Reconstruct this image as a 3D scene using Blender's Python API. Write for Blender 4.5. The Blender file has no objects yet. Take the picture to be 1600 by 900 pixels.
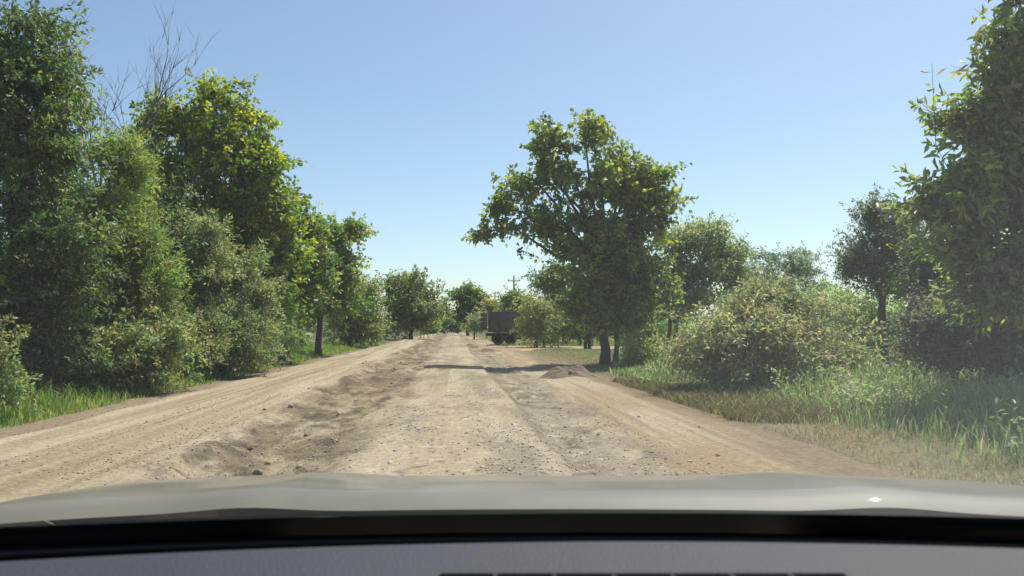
import bpy, math, random
import numpy as np
from mathutils import Vector

# ------------------------------------------------------------------ camera, world, sun, exposure
SC = bpy.context.scene
H = 1.45            # eye height of the phone above the road
F = 1200.0          # focal length in photograph pixels
PITCH = math.atan(63.0 / F)
cam_d = bpy.data.cameras.new('camera')
cam_d.sensor_width = 36.0
cam_d.lens = 36.0 * F / 1600.0
cam_d.clip_start = 0.02
cam_d.clip_end = 6000.0
cam_d.dof.use_dof = True
cam_d.dof.focus_distance = 22.0
cam_d.dof.aperture_fstop = 9.0
cam = bpy.data.objects.new('camera', cam_d)
SC.collection.objects.link(cam)
cam.location = (0, 0, H)
cam.rotation_euler = (math.radians(90) + PITCH, 0, 0)
SC.camera = cam

SUN_EL, SUN_AZ = math.radians(61), math.radians(38)      # azimuth measured from +Y towards +X
w = bpy.data.worlds.new('World'); SC.world = w; w.use_nodes = True
nt = w.node_tree; nt.nodes.clear()
sky = nt.nodes.new('ShaderNodeTexSky'); sky.sky_type = 'NISHITA'; sky.sun_disc = False
sky.sun_elevation = SUN_EL; sky.sun_rotation = SUN_AZ
sky.air_density = 0.85; sky.dust_density = 1.0; sky.ozone_density = 0.6
bg = nt.nodes.new('ShaderNodeBackground'); bg.inputs['Strength'].default_value = 0.126
wo = nt.nodes.new('ShaderNodeOutputWorld')
tint = nt.nodes.new('ShaderNodeVectorMath'); tint.operation = 'MULTIPLY'; tint.inputs[1].default_value = (.98, 1.045, 1.01)
nt.links.new(sky.outputs[0], tint.inputs[0]); nt.links.new(tint.outputs[0], bg.inputs[0]); nt.links.new(bg.outputs[0], wo.inputs[0])

sun_d = bpy.data.lights.new('sun', 'SUN'); sun_d.energy = 4.8; sun_d.angle = math.radians(0.55)
sun_d.color = (1.0, 0.95, 0.86)
sun = bpy.data.objects.new('sun', sun_d); SC.collection.objects.link(sun)
S = Vector((math.sin(SUN_AZ) * math.cos(SUN_EL), math.cos(SUN_AZ) * math.cos(SUN_EL), math.sin(SUN_EL)))
sun.rotation_euler = S.to_track_quat('Z', 'Y').to_euler()
sun.location = (20, 30, 60)

SC.view_settings.view_transform = 'Standard'
SC.view_settings.look = 'None'
SC.view_settings.exposure = 0.28
SC.view_settings.gamma = 1.0
SC.view_settings.use_curve_mapping = False
SC.cycles.max_bounces = 6
SC.cycles.diffuse_bounces = 3
SC.cycles.glossy_bounces = 2
SC.cycles.transmission_bounces = 3
SC.cycles.volume_bounces = 0
SC.cycles.caustics_reflective = False
SC.cycles.caustics_refractive = False
SC.cycles.use_denoising = True

rng = np.random.default_rng(7)
C = SC.collection
R = math.radians

# ------------------------------------------------------------------ pixel -> place
SHEAR = -0.077                       # the road runs off to the left of the camera axis


def ray(px, py):
    x, z = (px - 800) / F, -(py - 450) / F
    c, s = math.cos(PITCH), math.sin(PITCH)
    return x, c - s * z, s + c * z


def ground(px, py):
    x, y, z = ray(px, py)
    t = -H / z
    return Vector((x * t, y * t, 0.0))


def at(px, py, depth):
    x, y, z = ray(px, py)
    t = depth / y
    return Vector((x * t, depth, H + z * t))


# ------------------------------------------------------------------ object helpers
def tag(o, label=None, cat=None, group=None, kind=None):
    if label: o['label'] = label
    if cat: o['category'] = cat
    if group: o['group'] = group
    if kind: o['kind'] = kind
    return o


def empty(name, loc=(0, 0, 0), rz=0.0):
    o = bpy.data.objects.new(name, None)
    o.empty_display_size = 0.2
    C.objects.link(o)
    o.location = loc
    o.rotation_euler = (0, 0, rz)
    return o


def make_mesh(name, verts, faces, col=None, smooth=False):
    """faces: list of arrays (n,k) or a single list of tuples"""
    me = bpy.data.meshes.new(name)
    verts = np.asarray(verts, dtype=np.float32).reshape(-1, 3)
    if isinstance(faces, np.ndarray):
        faces = [faces]
    if len(faces) and isinstance(faces[0], np.ndarray):
        loops = np.concatenate([f.reshape(-1) for f in faces]).astype(np.int32)
        tot = np.concatenate([np.full(len(f), f.shape[1]) for f in faces]).astype(np.int32)
    else:
        loops = np.array([i for f in faces for i in f], dtype=np.int32)
        tot = np.array([len(f) for f in faces], dtype=np.int32)
    start = np.concatenate([[0], np.cumsum(tot)[:-1]]).astype(np.int32)
    me.vertices.add(len(verts)); me.vertices.foreach_set('co', verts.reshape(-1))
    me.loops.add(len(loops)); me.loops.foreach_set('vertex_index', loops)
    me.polygons.add(len(tot)); me.polygons.foreach_set('loop_start', start)
    me.polygons.foreach_set('loop_total', tot)
    if smooth:
        me.polygons.foreach_set('use_smooth', np.ones(len(tot), dtype=bool))
    me.update(calc_edges=True)
    if col is not None:
        a = me.color_attributes.new('Col', 'FLOAT_COLOR', 'POINT')
        c4 = np.ones((len(verts), 4), dtype=np.float32); c4[:, :3] = col
        a.data.foreach_set('color', c4.reshape(-1))
    return me


def link(name, me, mat, parent=None):
    o = bpy.data.objects.new(name, me)
    if mat is not None and len(me.materials) == 0:
        me.materials.append(mat)
    C.objects.link(o)
    if parent is not None:
        o.parent = parent
    return o


class MB:
    """collects boxes, tubes and prisms into one mesh"""
    def __init__(s): s.v, s.f = [], []

    def add(s, vs, fs):
        b = len(s.v); s.v += [tuple(v) for v in vs]; s.f += [tuple(b + i for i in f) for f in fs]; return s

    def box(s, c, d, rot=0.0, bev=0.0):
        cx, cy, cz = c; hx, hy, hz = d[0] / 2, d[1] / 2, d[2] / 2
        if bev <= 0:
            pts = [(x, y, z) for z in (-hz, hz) for x, y in ((-hx, -hy), (hx, -hy), (hx, hy), (-hx, hy))]
            fs = [(3, 2, 1, 0), (4, 5, 6, 7), (0, 1, 5, 4), (1, 2, 6, 5), (2, 3, 7, 6), (3, 0, 4, 7)]
        else:
            b = min(bev, hx * .9, hy * .9, hz * .9)
            pts, fs = [], []
            for z, k in ((-hz, b), (-hz + b, 0), (hz - b, 0), (hz, b)):
                pts += [(-hx + b + k * .0, -hy + k, z), (hx - b, -hy + k, z), (hx - k, -hy + b, z), (hx - k, hy - b, z),
                        (hx - b, hy - k, z), (-hx + b, hy - k, z), (-hx + k, hy - b, z), (-hx + k, -hy + b, z)]
            for r in range(3):
                for i in range(8):
                    j = (i + 1) % 8
                    fs.append((r * 8 + i, r * 8 + j, r * 8 + 8 + j, r * 8 + 8 + i))
            fs += [tuple(range(7, -1, -1)), tuple(range(24, 32))]
        c_, s_ = math.cos(rot), math.sin(rot)
        return s.add([(cx + x * c_ - y * s_, cy + x * s_ + y * c_, cz + z) for x, y, z in pts], fs)

    def tube(s, pts, rad, n=6, cap=True):
        pts = [Vector(p) for p in pts]
        if not hasattr(rad, '__len__'): rad = [rad] * len(pts)
        b = len(s.v); up = Vector((0.13, 0.21, 0.97)); vs = []
        for i, p in enumerate(pts):
            t = (pts[min(i + 1, len(pts) - 1)] - pts[max(i - 1, 0)]).normalized()
            a = t.cross(up)
            if a.length < 1e-3: a = t.cross(Vector((1, 0, 0)))
            a.normalize(); c = t.cross(a)
            for k in range(n):
                q = 2 * math.pi * k / n
                vs.append(tuple(p + (a * math.cos(q) + c * math.sin(q)) * rad[i]))
        fs = []
        for i in range(len(pts) - 1):
            for k in range(n):
                j = (k + 1) % n
                fs.append((b + i * n + k, b + i * n + j, b + i * n + n + j, b + i * n + n + k))
        if cap:
            fs.append(tuple(b + k for k in range(n - 1, -1, -1)))
            fs.append(tuple(b + (len(pts) - 1) * n + k for k in range(n)))
        s.v += vs; s.f += fs
        return s

    def lathe(s, prof, c, axis='y', n=20):
        """prof: list of (axial, radius) round an axis"""
        b = len(s.v); vs = []
        for a, r in prof:
            for k in range(n):
                q = 2 * math.pi * k / n
                if axis == 'y': vs.append((c[0] + r * math.cos(q), c[1] + a, c[2] + r * math.sin(q)))
                elif axis == 'x': vs.append((c[0] + a, c[1] + r * math.cos(q), c[2] + r * math.sin(q)))
                else: vs.append((c[0] + r * math.cos(q), c[1] + r * math.sin(q), c[2] + a))
        fs = []
        for i in range(len(prof) - 1):
            for k in range(n):
                j = (k + 1) % n
                fs.append((b + i * n + k, b + i * n + j, b + i * n + n + j, b + i * n + n + k))
        fs.append(tuple(b + k for k in range(n))); fs.append(tuple(b + (len(prof) - 1) * n + k for k in range(n)))
        s.v += vs; s.f += fs
        return s

    def build(s, name, mat, parent=None, smooth=False):
        return link(name, make_mesh(name, s.v, s.f, smooth=smooth), mat, parent)


# ------------------------------------------------------------------ numpy noise
def _hash(ix, iy, seed):
    h = (ix.astype(np.int64) * 374761393 + iy.astype(np.int64) * 668265263 + seed * 974634777) & 0x7fffffff
    h = (h ^ (h >> 13)) * 1274126177 & 0x7fffffff
    return ((h ^ (h >> 16)) & 0xffff) / 65535.0


def vnoise(x, y, seed=0):
    ix, iy = np.floor(x), np.floor(y)
    fx, fy = x - ix, y - iy
    fx = fx * fx * (3 - 2 * fx); fy = fy * fy * (3 - 2 * fy)
    a = _hash(ix, iy, seed); b = _hash(ix + 1, iy, seed); c = _hash(ix, iy + 1, seed); d = _hash(ix + 1, iy + 1, seed)
    return (a * (1 - fx) + b * fx) * (1 - fy) + (c * (1 - fx) + d * fx) * fy


def fbm(x, y, seed=0, oct=4, gain=.5):
    s, a, t = 0.0, 1.0, 0.0
    for o in range(oct):
        s = s + a * vnoise(x * 2 ** o, y * 2 ** o, seed + o * 17); t += a; a *= gain
    return s / t


def n3(p, f, seed):
    x, y, z = p[:, 0] * f, p[:, 1] * f, p[:, 2] * f
    return (vnoise(x + 31, y + z * .6, seed) + vnoise(y + 17, z + x * .6, seed + 5) + vnoise(z + 53, x + y * .6, seed + 9)) / 3


def sstep(a, b, x):
    t = np.clip((x - a) / (b - a), 0, 1)
    return t * t * (3 - 2 * t)


# ------------------------------------------------------------------ materials
def new_mat(name):
    m = bpy.data.materials.new(name); m.use_nodes = True
    n = m.node_tree; n.nodes.clear()
    out = n.nodes.new('ShaderNodeOutputMaterial')
    return m, n, out


def N(n, t, **kw):
    x = n.nodes.new(t)
    for k, v in kw.items():
        if k.startswith('i_'):
            x.inputs[k[2:].replace('_', ' ')].default_value = v
        else:
            setattr(x, k, v)
    return x


def plain(name, col, rough=.6, metal=0.0, noise=.15, scale=8.0, bump=.0, coat=0.0, spec=.5, dirt=None):
    m, n, out = new_mat(name)
    p = N(n, 'ShaderNodeBsdfPrincipled')
    p.inputs['Roughness'].default_value = rough; p.inputs['Metallic'].default_value = metal
    p.inputs['Coat Weight'].default_value = coat; p.inputs['Specular IOR Level'].default_value = spec
    tc = N(n, 'ShaderNodeTexCoord')
    t = N(n, 'ShaderNodeTexNoise'); t.inputs['Scale'].default_value = scale; t.inputs['Detail'].default_value = 6
    n.links.new(tc.outputs['Object'], t.inputs['Vector'])
    r = N(n, 'ShaderNodeValToRGB')
    c = np.array(col); d = np.array(dirt) if dirt is not None else c * (1 + noise)
    r.color_ramp.elements[0].position = .3; r.color_ramp.elements[1].position = .72
    r.color_ramp.elements[0].color = (*(c * (1 - noise)), 1); r.color_ramp.elements[1].color = (*np.clip(d, 0, 1), 1)
    n.links.new(t.outputs['Fac'], r.inputs['Fac']); n.links.new(r.outputs['Color'], p.inputs['Base Color'])
    if bump > 0:
        b = N(n, 'ShaderNodeBump'); b.inputs['Strength'].default_value = bump; b.inputs['Distance'].default_value = .02
        n.links.new(t.outputs['Fac'], b.inputs['Height']); n.links.new(b.outputs['Normal'], p.inputs['Normal'])
    n.links.new(p.outputs[0], out.inputs['Surface'])
    return m


def leaf_mat(name, trans=.44, rough=.5, spec=.35):
    m, n, out = new_mat(name)
    a = N(n, 'ShaderNodeVertexColor', layer_name='Col')
    p = N(n, 'ShaderNodeBsdfPrincipled'); p.inputs['Roughness'].default_value = rough
    p.inputs['Specular IOR Level'].default_value = spec
    t = N(n, 'ShaderNodeBsdfTranslucent')
    hs = N(n, 'ShaderNodeHueSaturation'); hs.inputs['Hue'].default_value = .495
    hs.inputs['Saturation'].default_value = 1.12; hs.inputs['Value'].default_value = trans * 3.6
    mx = N(n, 'ShaderNodeAddShader')
    n.links.new(a.outputs['Color'], p.inputs['Base Color']); n.links.new(a.outputs['Color'], hs.inputs['Color'])
    n.links.new(hs.outputs[0], t.inputs['Color'])
    n.links.new(p.outputs[0], mx.inputs[0]); n.links.new(t.outputs[0], mx.inputs[1])
    n.links.new(mx.outputs[0], out.inputs['Surface'])
    return m


def soil_mat(name, grain=110.0, bump=.8, dist=.03, var=.45):
    m, n, out = new_mat(name)
    a = N(n, 'ShaderNodeVertexColor', layer_name='Col')
    tc = N(n, 'ShaderNodeTexCoord')
    t1 = N(n, 'ShaderNodeTexNoise'); t1.inputs['Scale'].default_value = grain * .12; t1.inputs['Detail'].default_value = 9; t1.inputs['Roughness'].default_value = .72
    t2 = N(n, 'ShaderNodeTexVoronoi'); t2.inputs['Scale'].default_value = grain * .25
    n.links.new(tc.outputs['Object'], t1.inputs['Vector']); n.links.new(tc.outputs['Object'], t2.inputs['Vector'])
    mr = N(n, 'ShaderNodeMapRange'); mr.inputs[1].default_value = .25; mr.inputs[2].default_value = .75
    mr.inputs[3].default_value = 1 - var; mr.inputs[4].default_value = 1 + var
    n.links.new(t1.outputs['Fac'], mr.inputs[0])
    mul = N(n, 'ShaderNodeVectorMath', operation='MULTIPLY')
    n.links.new(a.outputs['Color'], mul.inputs[0]); n.links.new(mr.outputs[0], mul.inputs[1])
    add = N(n, 'ShaderNodeMath', operation='MULTIPLY_ADD'); add.inputs[1].default_value = -.35
    n.links.new(t2.outputs['Distance'], add.inputs[0]); n.links.new(t1.outputs['Fac'], add.inputs[2])
    b = N(n, 'ShaderNodeBump'); b.inputs['Strength'].default_value = bump; b.inputs['Distance'].default_value = dist
    n.links.new(add.outputs[0], b.inputs['Height'])
    p = N(n, 'ShaderNodeBsdfPrincipled'); p.inputs['Roughness'].default_value = .95; p.inputs['Specular IOR Level'].default_value = .15
    n.links.new(mul.outputs[0], p.inputs['Base Color']); n.links.new(b.outputs[0], p.inputs['Normal'])
    n.links.new(p.outputs[0], out.inputs['Surface'])
    return m


M = {}
M['leaf'] = leaf_mat('leaf')
M['leaf_gloss'] = leaf_mat('leaf_glossy', .50, .5, .35)
M['grass'] = leaf_mat('grass_blade', .4, .55, .3)
M['soil'] = soil_mat('road_dirt')
M['ground'] = soil_mat('verge_soil', 60, .5, .03)
M['clod'] = soil_mat('clod_soil', 160, .9, .03, .3)
M['rock'] = soil_mat('stone_surface', 28, .5, .004, .25)
M['bark'] = plain('bark', (.085, .068, .052), .92, noise=.5, scale=14, bump=.9)
M['bark_grey'] = plain('bark_grey', (.15, .135, .115), .9, noise=.4, scale=12, bump=.8)
M['dead_wood'] = plain('dead_wood', (.13, .105, .09), .85, noise=.3, scale=10)


# ------------------------------------------------------------------ the road: one height field with broken strips
def road_fields(u, v):
    wob = (fbm(v * .22, v * 0 + 3.1, 5, 3) - .5)
    wob2 = (fbm(v * .55, u * .4 + 9, 11, 4) - .5)
    ul = u + wob * 1.0 + wob2 * .9                      # left rubble zone coordinate
    ur = u + (fbm(v * .35, v * 0 + 7.7, 23, 4) - .5) * .35
    big = fbm(u * .5, v * .16, 31, 4) - .5
    med = fbm(u * 1.8, v * 1.1, 41, 4) - .5
    fin = fbm(u * 7, v * 6, 51, 4, .6) - .5
    # strips
    rub = sstep(-3.45, -2.9, ul) * (1 - sstep(-1.5, -.75, ul))            # rubble slope on the left
    mid = sstep(-1.5, -.75, ul) * (1 - sstep(1.05, 1.2, ur))               # old compacted strip
    gra = sstep(1.05, 1.2, ur) * (1 - sstep(1.9, 2.7, u + wob2 * 1.2))       # gravel trough to the right
    lane_l = 1 - sstep(-3.45, -2.9, ul)
    lane_r = sstep(1.9, 2.7, u + wob2 * 1.2)
    z = big * .10
    z = z + lane_l * (.10 + .03 * np.sin((u + wob * .5) * 4.2)) + lane_r * (.03 + .035 * np.sin(u * 3.6 + 1 + wob))
    dip = np.exp(-((ul + 2.35) / .55) ** 2)
    berm = np.exp(-((ul + 3.02) / .16) ** 2) + .55 * np.exp(-((ul + 1.35) / .22) ** 2)
    lump = np.clip(fbm(u * 2.4, v * 1.3, 61, 4) - .42, 0, 1)
    far_f = 1.0
    z = z - .06 * dip + berm * lump * .30 + rub * (med * .16 + fin * .11)
    z = z + mid * (.07 + med * .05 + fin * .022 * sstep(.35, .7, fbm(u * .9, v * .45, 71)))
    z = z + gra * (-.035 + med * .09 + fin * .05) + lane_l * fin * .010 + lane_r * (fin * .014 + med * .03)
    edge = np.exp(-((ur - 1.14) / .09) ** 2)
    z = z + edge * .02
    # transverse humps and heaves farther down
    z = z + .10 * np.exp(-((v - 58 - u * .6) / 2.0) ** 2) * (fbm(u * .8, v * .5, 81) - .2) * 2
    z = z + .09 * np.exp(-((v - 84 + u * .5) / 2.5) ** 2)
    # edges run out to the verge
    ed = np.maximum(sstep(-5.3, -6.2, u + wob2 * .6), sstep(3.3, 4.2, u + wob2 * .8))
    z = z * (1 - ed) + ed * (.02 + .05 * med + .03 * fin)
    # colours
    tan = np.array([.288, .230, .142]); pale = np.array([.37, .308, .208]); orange = np.array([.275, .190, .098])
    grey = np.array([.235, .198, .142]); dark = np.array([.068, .053, .037]); brown = np.array([.150, .111, .066])

    def mixc(c, d, f): return c * (1 - f[..., None]) + d * f[..., None]
    c = np.broadcast_to(tan, u.shape + (3,)).copy()
    streak = fbm(u * 3.2, v * .10, 91, 4)
    c = mixc(c, pale, sstep(.42, .62, streak) * .95)
    c = mixc(c, brown, sstep(.58, .78, fbm(u * 2.1, v * .13, 93, 4)) * .5)
    fs_ = fbm(u * 11, v * .14, 121, 3); lanes = np.clip(lane_l + lane_r + .35 * mid, 0, 1)
    c = mixc(c, pale * 1.06, lanes * sstep(.52, .70, fs_) * .55)
    c = mixc(c, brown, lanes * sstep(.46, .30, fs_) * .35)
    c = mixc(c, orange, lane_r * sstep(.35, .7, fbm(u * 1.1, v * .25, 95)) * .75)
    gm = sstep(.42, .62, fbm(u * 1.3, v * .6, 97, 5))
    c = mixc(c, grey, mid * gm * .85)
    c = mixc(c, pale, mid * (1 - gm) * sstep(.4, .7, fbm(u * .7, v * .2, 99)) * .6)
    c = mixc(c, pale * 1.05, mid * sstep(.1, .5, ur) * sstep(.62, .42, fbm(u * 1.6, v * .35, 123, 4)) * .8)
    c = mixc(c, grey, gra * .75 * sstep(.3, .55, fbm(u * 1.9, v * .9, 101, 5)))
    c = mixc(c, brown, gra * .6 * sstep(.48, .7, fbm(u * 2.2, v * 1.2, 103, 5)))
    c = mixc(c, brown, rub * (.2 + .6 * sstep(.42, .6, fbm(u * 2.2, v * 1.2, 105, 5))))
    c = mixc(c, dark, rub * sstep(.48, .64, fbm(u * 3.6, v * 2.2, 107, 5)) * .7)
    c = mixc(c, dark, edge * .3)
    c = mixc(c, dark, gra * sstep(.6, .72, fbm(u * 2.6, v * 1.5, 109, 5)) * .6)
    c = mixc(c, brown, ed * .7)
    sp = sstep(.70, .78, fbm(u * 9, v * 7, 111, 3)) * (mid + gra + rub * .5)
    c = mixc(c, np.array([.52, .46, .37]), sp * .5)
    sp = sstep(.70, .78, fbm(u * 8, v * 6, 113, 3)) * (mid + gra + rub)
    c = mixc(c, dark, sp * .5)
    return z, c


def rows(a, b, k, mn):
    out = [a]
    while out[-1] < b: out.append(out[-1] + max(mn, abs(out[-1]) * k))
    return out


vv = np.array(list(np.arange(-8, 5.4, .35)) + rows(5.5, 330, .0055, .04))
uu = np.arange(-6.4, 4.41, .05)
U, V = np.meshgrid(uu, vv)
RZ, RC = road_fields(U, V)
nr, nc = U.shape


def grid_faces(nr, nc):
    i = np.arange(nr * nc).reshape(nr, nc)
    return np.stack([i[:-1, :-1], i[:-1, 1:], i[1:, 1:], i[1:, :-1]], -1).reshape(-1, 4)


rv = np.stack([U + SHEAR * V, V, RZ], -1).reshape(-1, 3)
road = link('road', make_mesh('road', rv, grid_faces(nr, nc), RC.reshape(-1, 3), True), M['soil'])
tag(road, kind='structure')


def road_z(X, Y):
    u = np.atleast_1d(np.asarray(X, float) - SHEAR * np.asarray(Y, float)); v = np.atleast_1d(np.asarray(Y, float))
    return road_fields(u, v)[0]


# ground sheet (dips under the road)
def ground_z(u, v):
    near = np.clip(1 - np.abs(v) / 160, 0, 1)
    z = (fbm(u * .35, v * .3, 201, 4) - .5) * .22 * near
    z = z + .25 * sstep(-6.6, -9.5, u) * near - .0 * u
    z = z + .10 * sstep(4.4, 8, u) * near
    corridor = sstep(-6.35, -6.15, u) * (1 - sstep(4.15, 4.35, u))
    return z * (1 - corridor) - .45 * corridor - .02


gu = np.array([-2500, -900, -400, -200, -120, -80, -60, -45, -36] + list(np.arange(-30, -6.4, .3)) + [-6.38, -6.25, -6.1, -1, 4.1, 4.25, 4.4] + list(np.arange(4.7, 30, .3)) +
              [36, 45, 60, 80, 120, 200, 400, 900, 2500], float)
gv = np.array([-300, -100, -40, -20] + list(np.arange(-10, 5, .8)) + rows(5, 200, .02, .3) + [260, 340, 500, 900, 2000, 4500], float)
GU, GV = np.meshgrid(gu, gv)
GZ = ground_z(GU, GV)
f1 = fbm(GU * .6, GV * .5, 211, 4); f2 = fbm(GU * 2.5, GV * 2.2, 215, 4)
gc = np.array([.085, .088, .035]) * (.7 + .6 * f1[..., None])
dirt = np.clip(sstep(-7.2, -6.2, GU + f2 * 1.0 - .5) * (GU < 0) + sstep(5.8, 4.2, GU + f2 * 2 - 1) * (GU > 0), 0, 1)
gc = gc * (1 - dirt[..., None]) + np.array([.25, .19, .115]) * dirt[..., None]
straw = sstep(10, 4.5, GU) * (GU > 3) * .75
gc = gc * (1 - straw[..., None]) + np.array([.165, .148, .082]) * straw[..., None]
gv3 = np.stack([GU + SHEAR * GV, GV, GZ], -1).reshape(-1, 3)
tag(link('ground', make_mesh('ground', gv3, grid_faces(*GU.shape), gc.reshape(-1, 3), True), M['ground']), kind='structure')


def gz(X, Y):
    u = np.asarray(X, float) - SHEAR * np.asarray(Y, float)
    return ground_z(u, np.asarray(Y, float))


# side road to the right, where the truck stands
su = np.linspace(0, 1, 60); sv = np.linspace(0, 1, 14)
A, B = np.meshgrid(su, sv)
sx0 = -.3 + A * 46
wid = 6.4 + 8 * np.exp(-A * 46 / 2.6)
cy = 57.5 + A * 46 * .05
SY = cy + (B - .5) * wid * 1.5
SZ = .05 + .06 * (fbm(sx0 * .5, SY * .5, 301) - .5) - .22 * np.abs(B - .5) ** 3 * 8 * .5
sf = fbm(sx0 * .8, SY * 1.2, 305, 4)
scol = np.array([.34, .26, .155]) * (.75 + .5 * sf[..., None])
tag(link('side_road', make_mesh('side_road', np.stack([sx0, SY, SZ], -1).reshape(-1, 3), grid_faces(*A.shape), scol.reshape(-1, 3), True), M['soil']), kind='structure')


# ------------------------------------------------------------------ foliage
def leaf_geo(c, axis, nrm, L, W, shape):
    """c base points, axis unit dirs, nrm approx normals -> verts, faces"""
    axis = axis / np.linalg.norm(axis, axis=1, keepdims=True)
    s = np.cross(axis, nrm); s /= np.linalg.norm(s, axis=1, keepdims=True) + 1e-9
    n = np.cross(s, axis)
    L = L[:, None]; W = W[:, None]
    if shape == 'quad':
        vs = np.stack([c, c + axis * L * .45 + s * W * .5 + n * W * .16, c + axis * L - n * L * .12, c + axis * L * .45 - s * W * .5 + n * W * .16], 1)
        k = np.arange(len(c))[:, None] * 4
        f = np.concatenate([k + np.array([[0, 1, 2]]), k + np.array([[0, 2, 3]])])
        per = 4
    else:
        m = c + axis * L * .5 - n * W * .05
        vs = np.stack([c, c + axis * L * .28 + s * W * .42 + n * W * .18, c + axis * L * .66 + s * W * .40 + n * W * .12, c + axis * L - n * L * .15,
                       c + axis * L * .66 - s * W * .40 + n * W * .12, c + axis * L * .28 - s * W * .42 + n * W * .18], 1)
        k = np.arange(len(c))[:, None] * 6
        f = np.concatenate([k + np.array([[0, 1, 2, 3]]), k + np.array([[0, 3, 4, 5]])])
        per = 6
    return vs.reshape(-1, 3), f, per


def rand_unit(n, r):
    d = r.normal(size=(n, 3)); return d / np.linalg.norm(d, axis=1, keepdims=True)


def sticks(p, q, r0, r1, n=4):
    """many straight tapered sticks at once"""
    t = q - p; t /= np.linalg.norm(t, axis=1, keepdims=True) + 1e-9
    a = np.cross(t, np.array([.3, .2, .93])); a /= np.linalg.norm(a, axis=1, keepdims=True) + 1e-9
    b = np.cross(t, a)
    vs = []
    for P, rr in ((p, r0), (q, r1)):
        for k in range(n):
            ang = 2 * math.pi * k / n
            vs.append(P + (a * math.cos(ang) + b * math.sin(ang)) * np.asarray(rr).reshape(-1, 1))
    vs = np.stack(vs, 1)
    k = np.arange(len(p))[:, None] * 2 * n
    f = np.concatenate([k + np.array([[i, (i + 1) % n, n + (i + 1) % n, n + i]]) for i in range(n)])
    return vs.reshape(-1, 3), f


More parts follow.
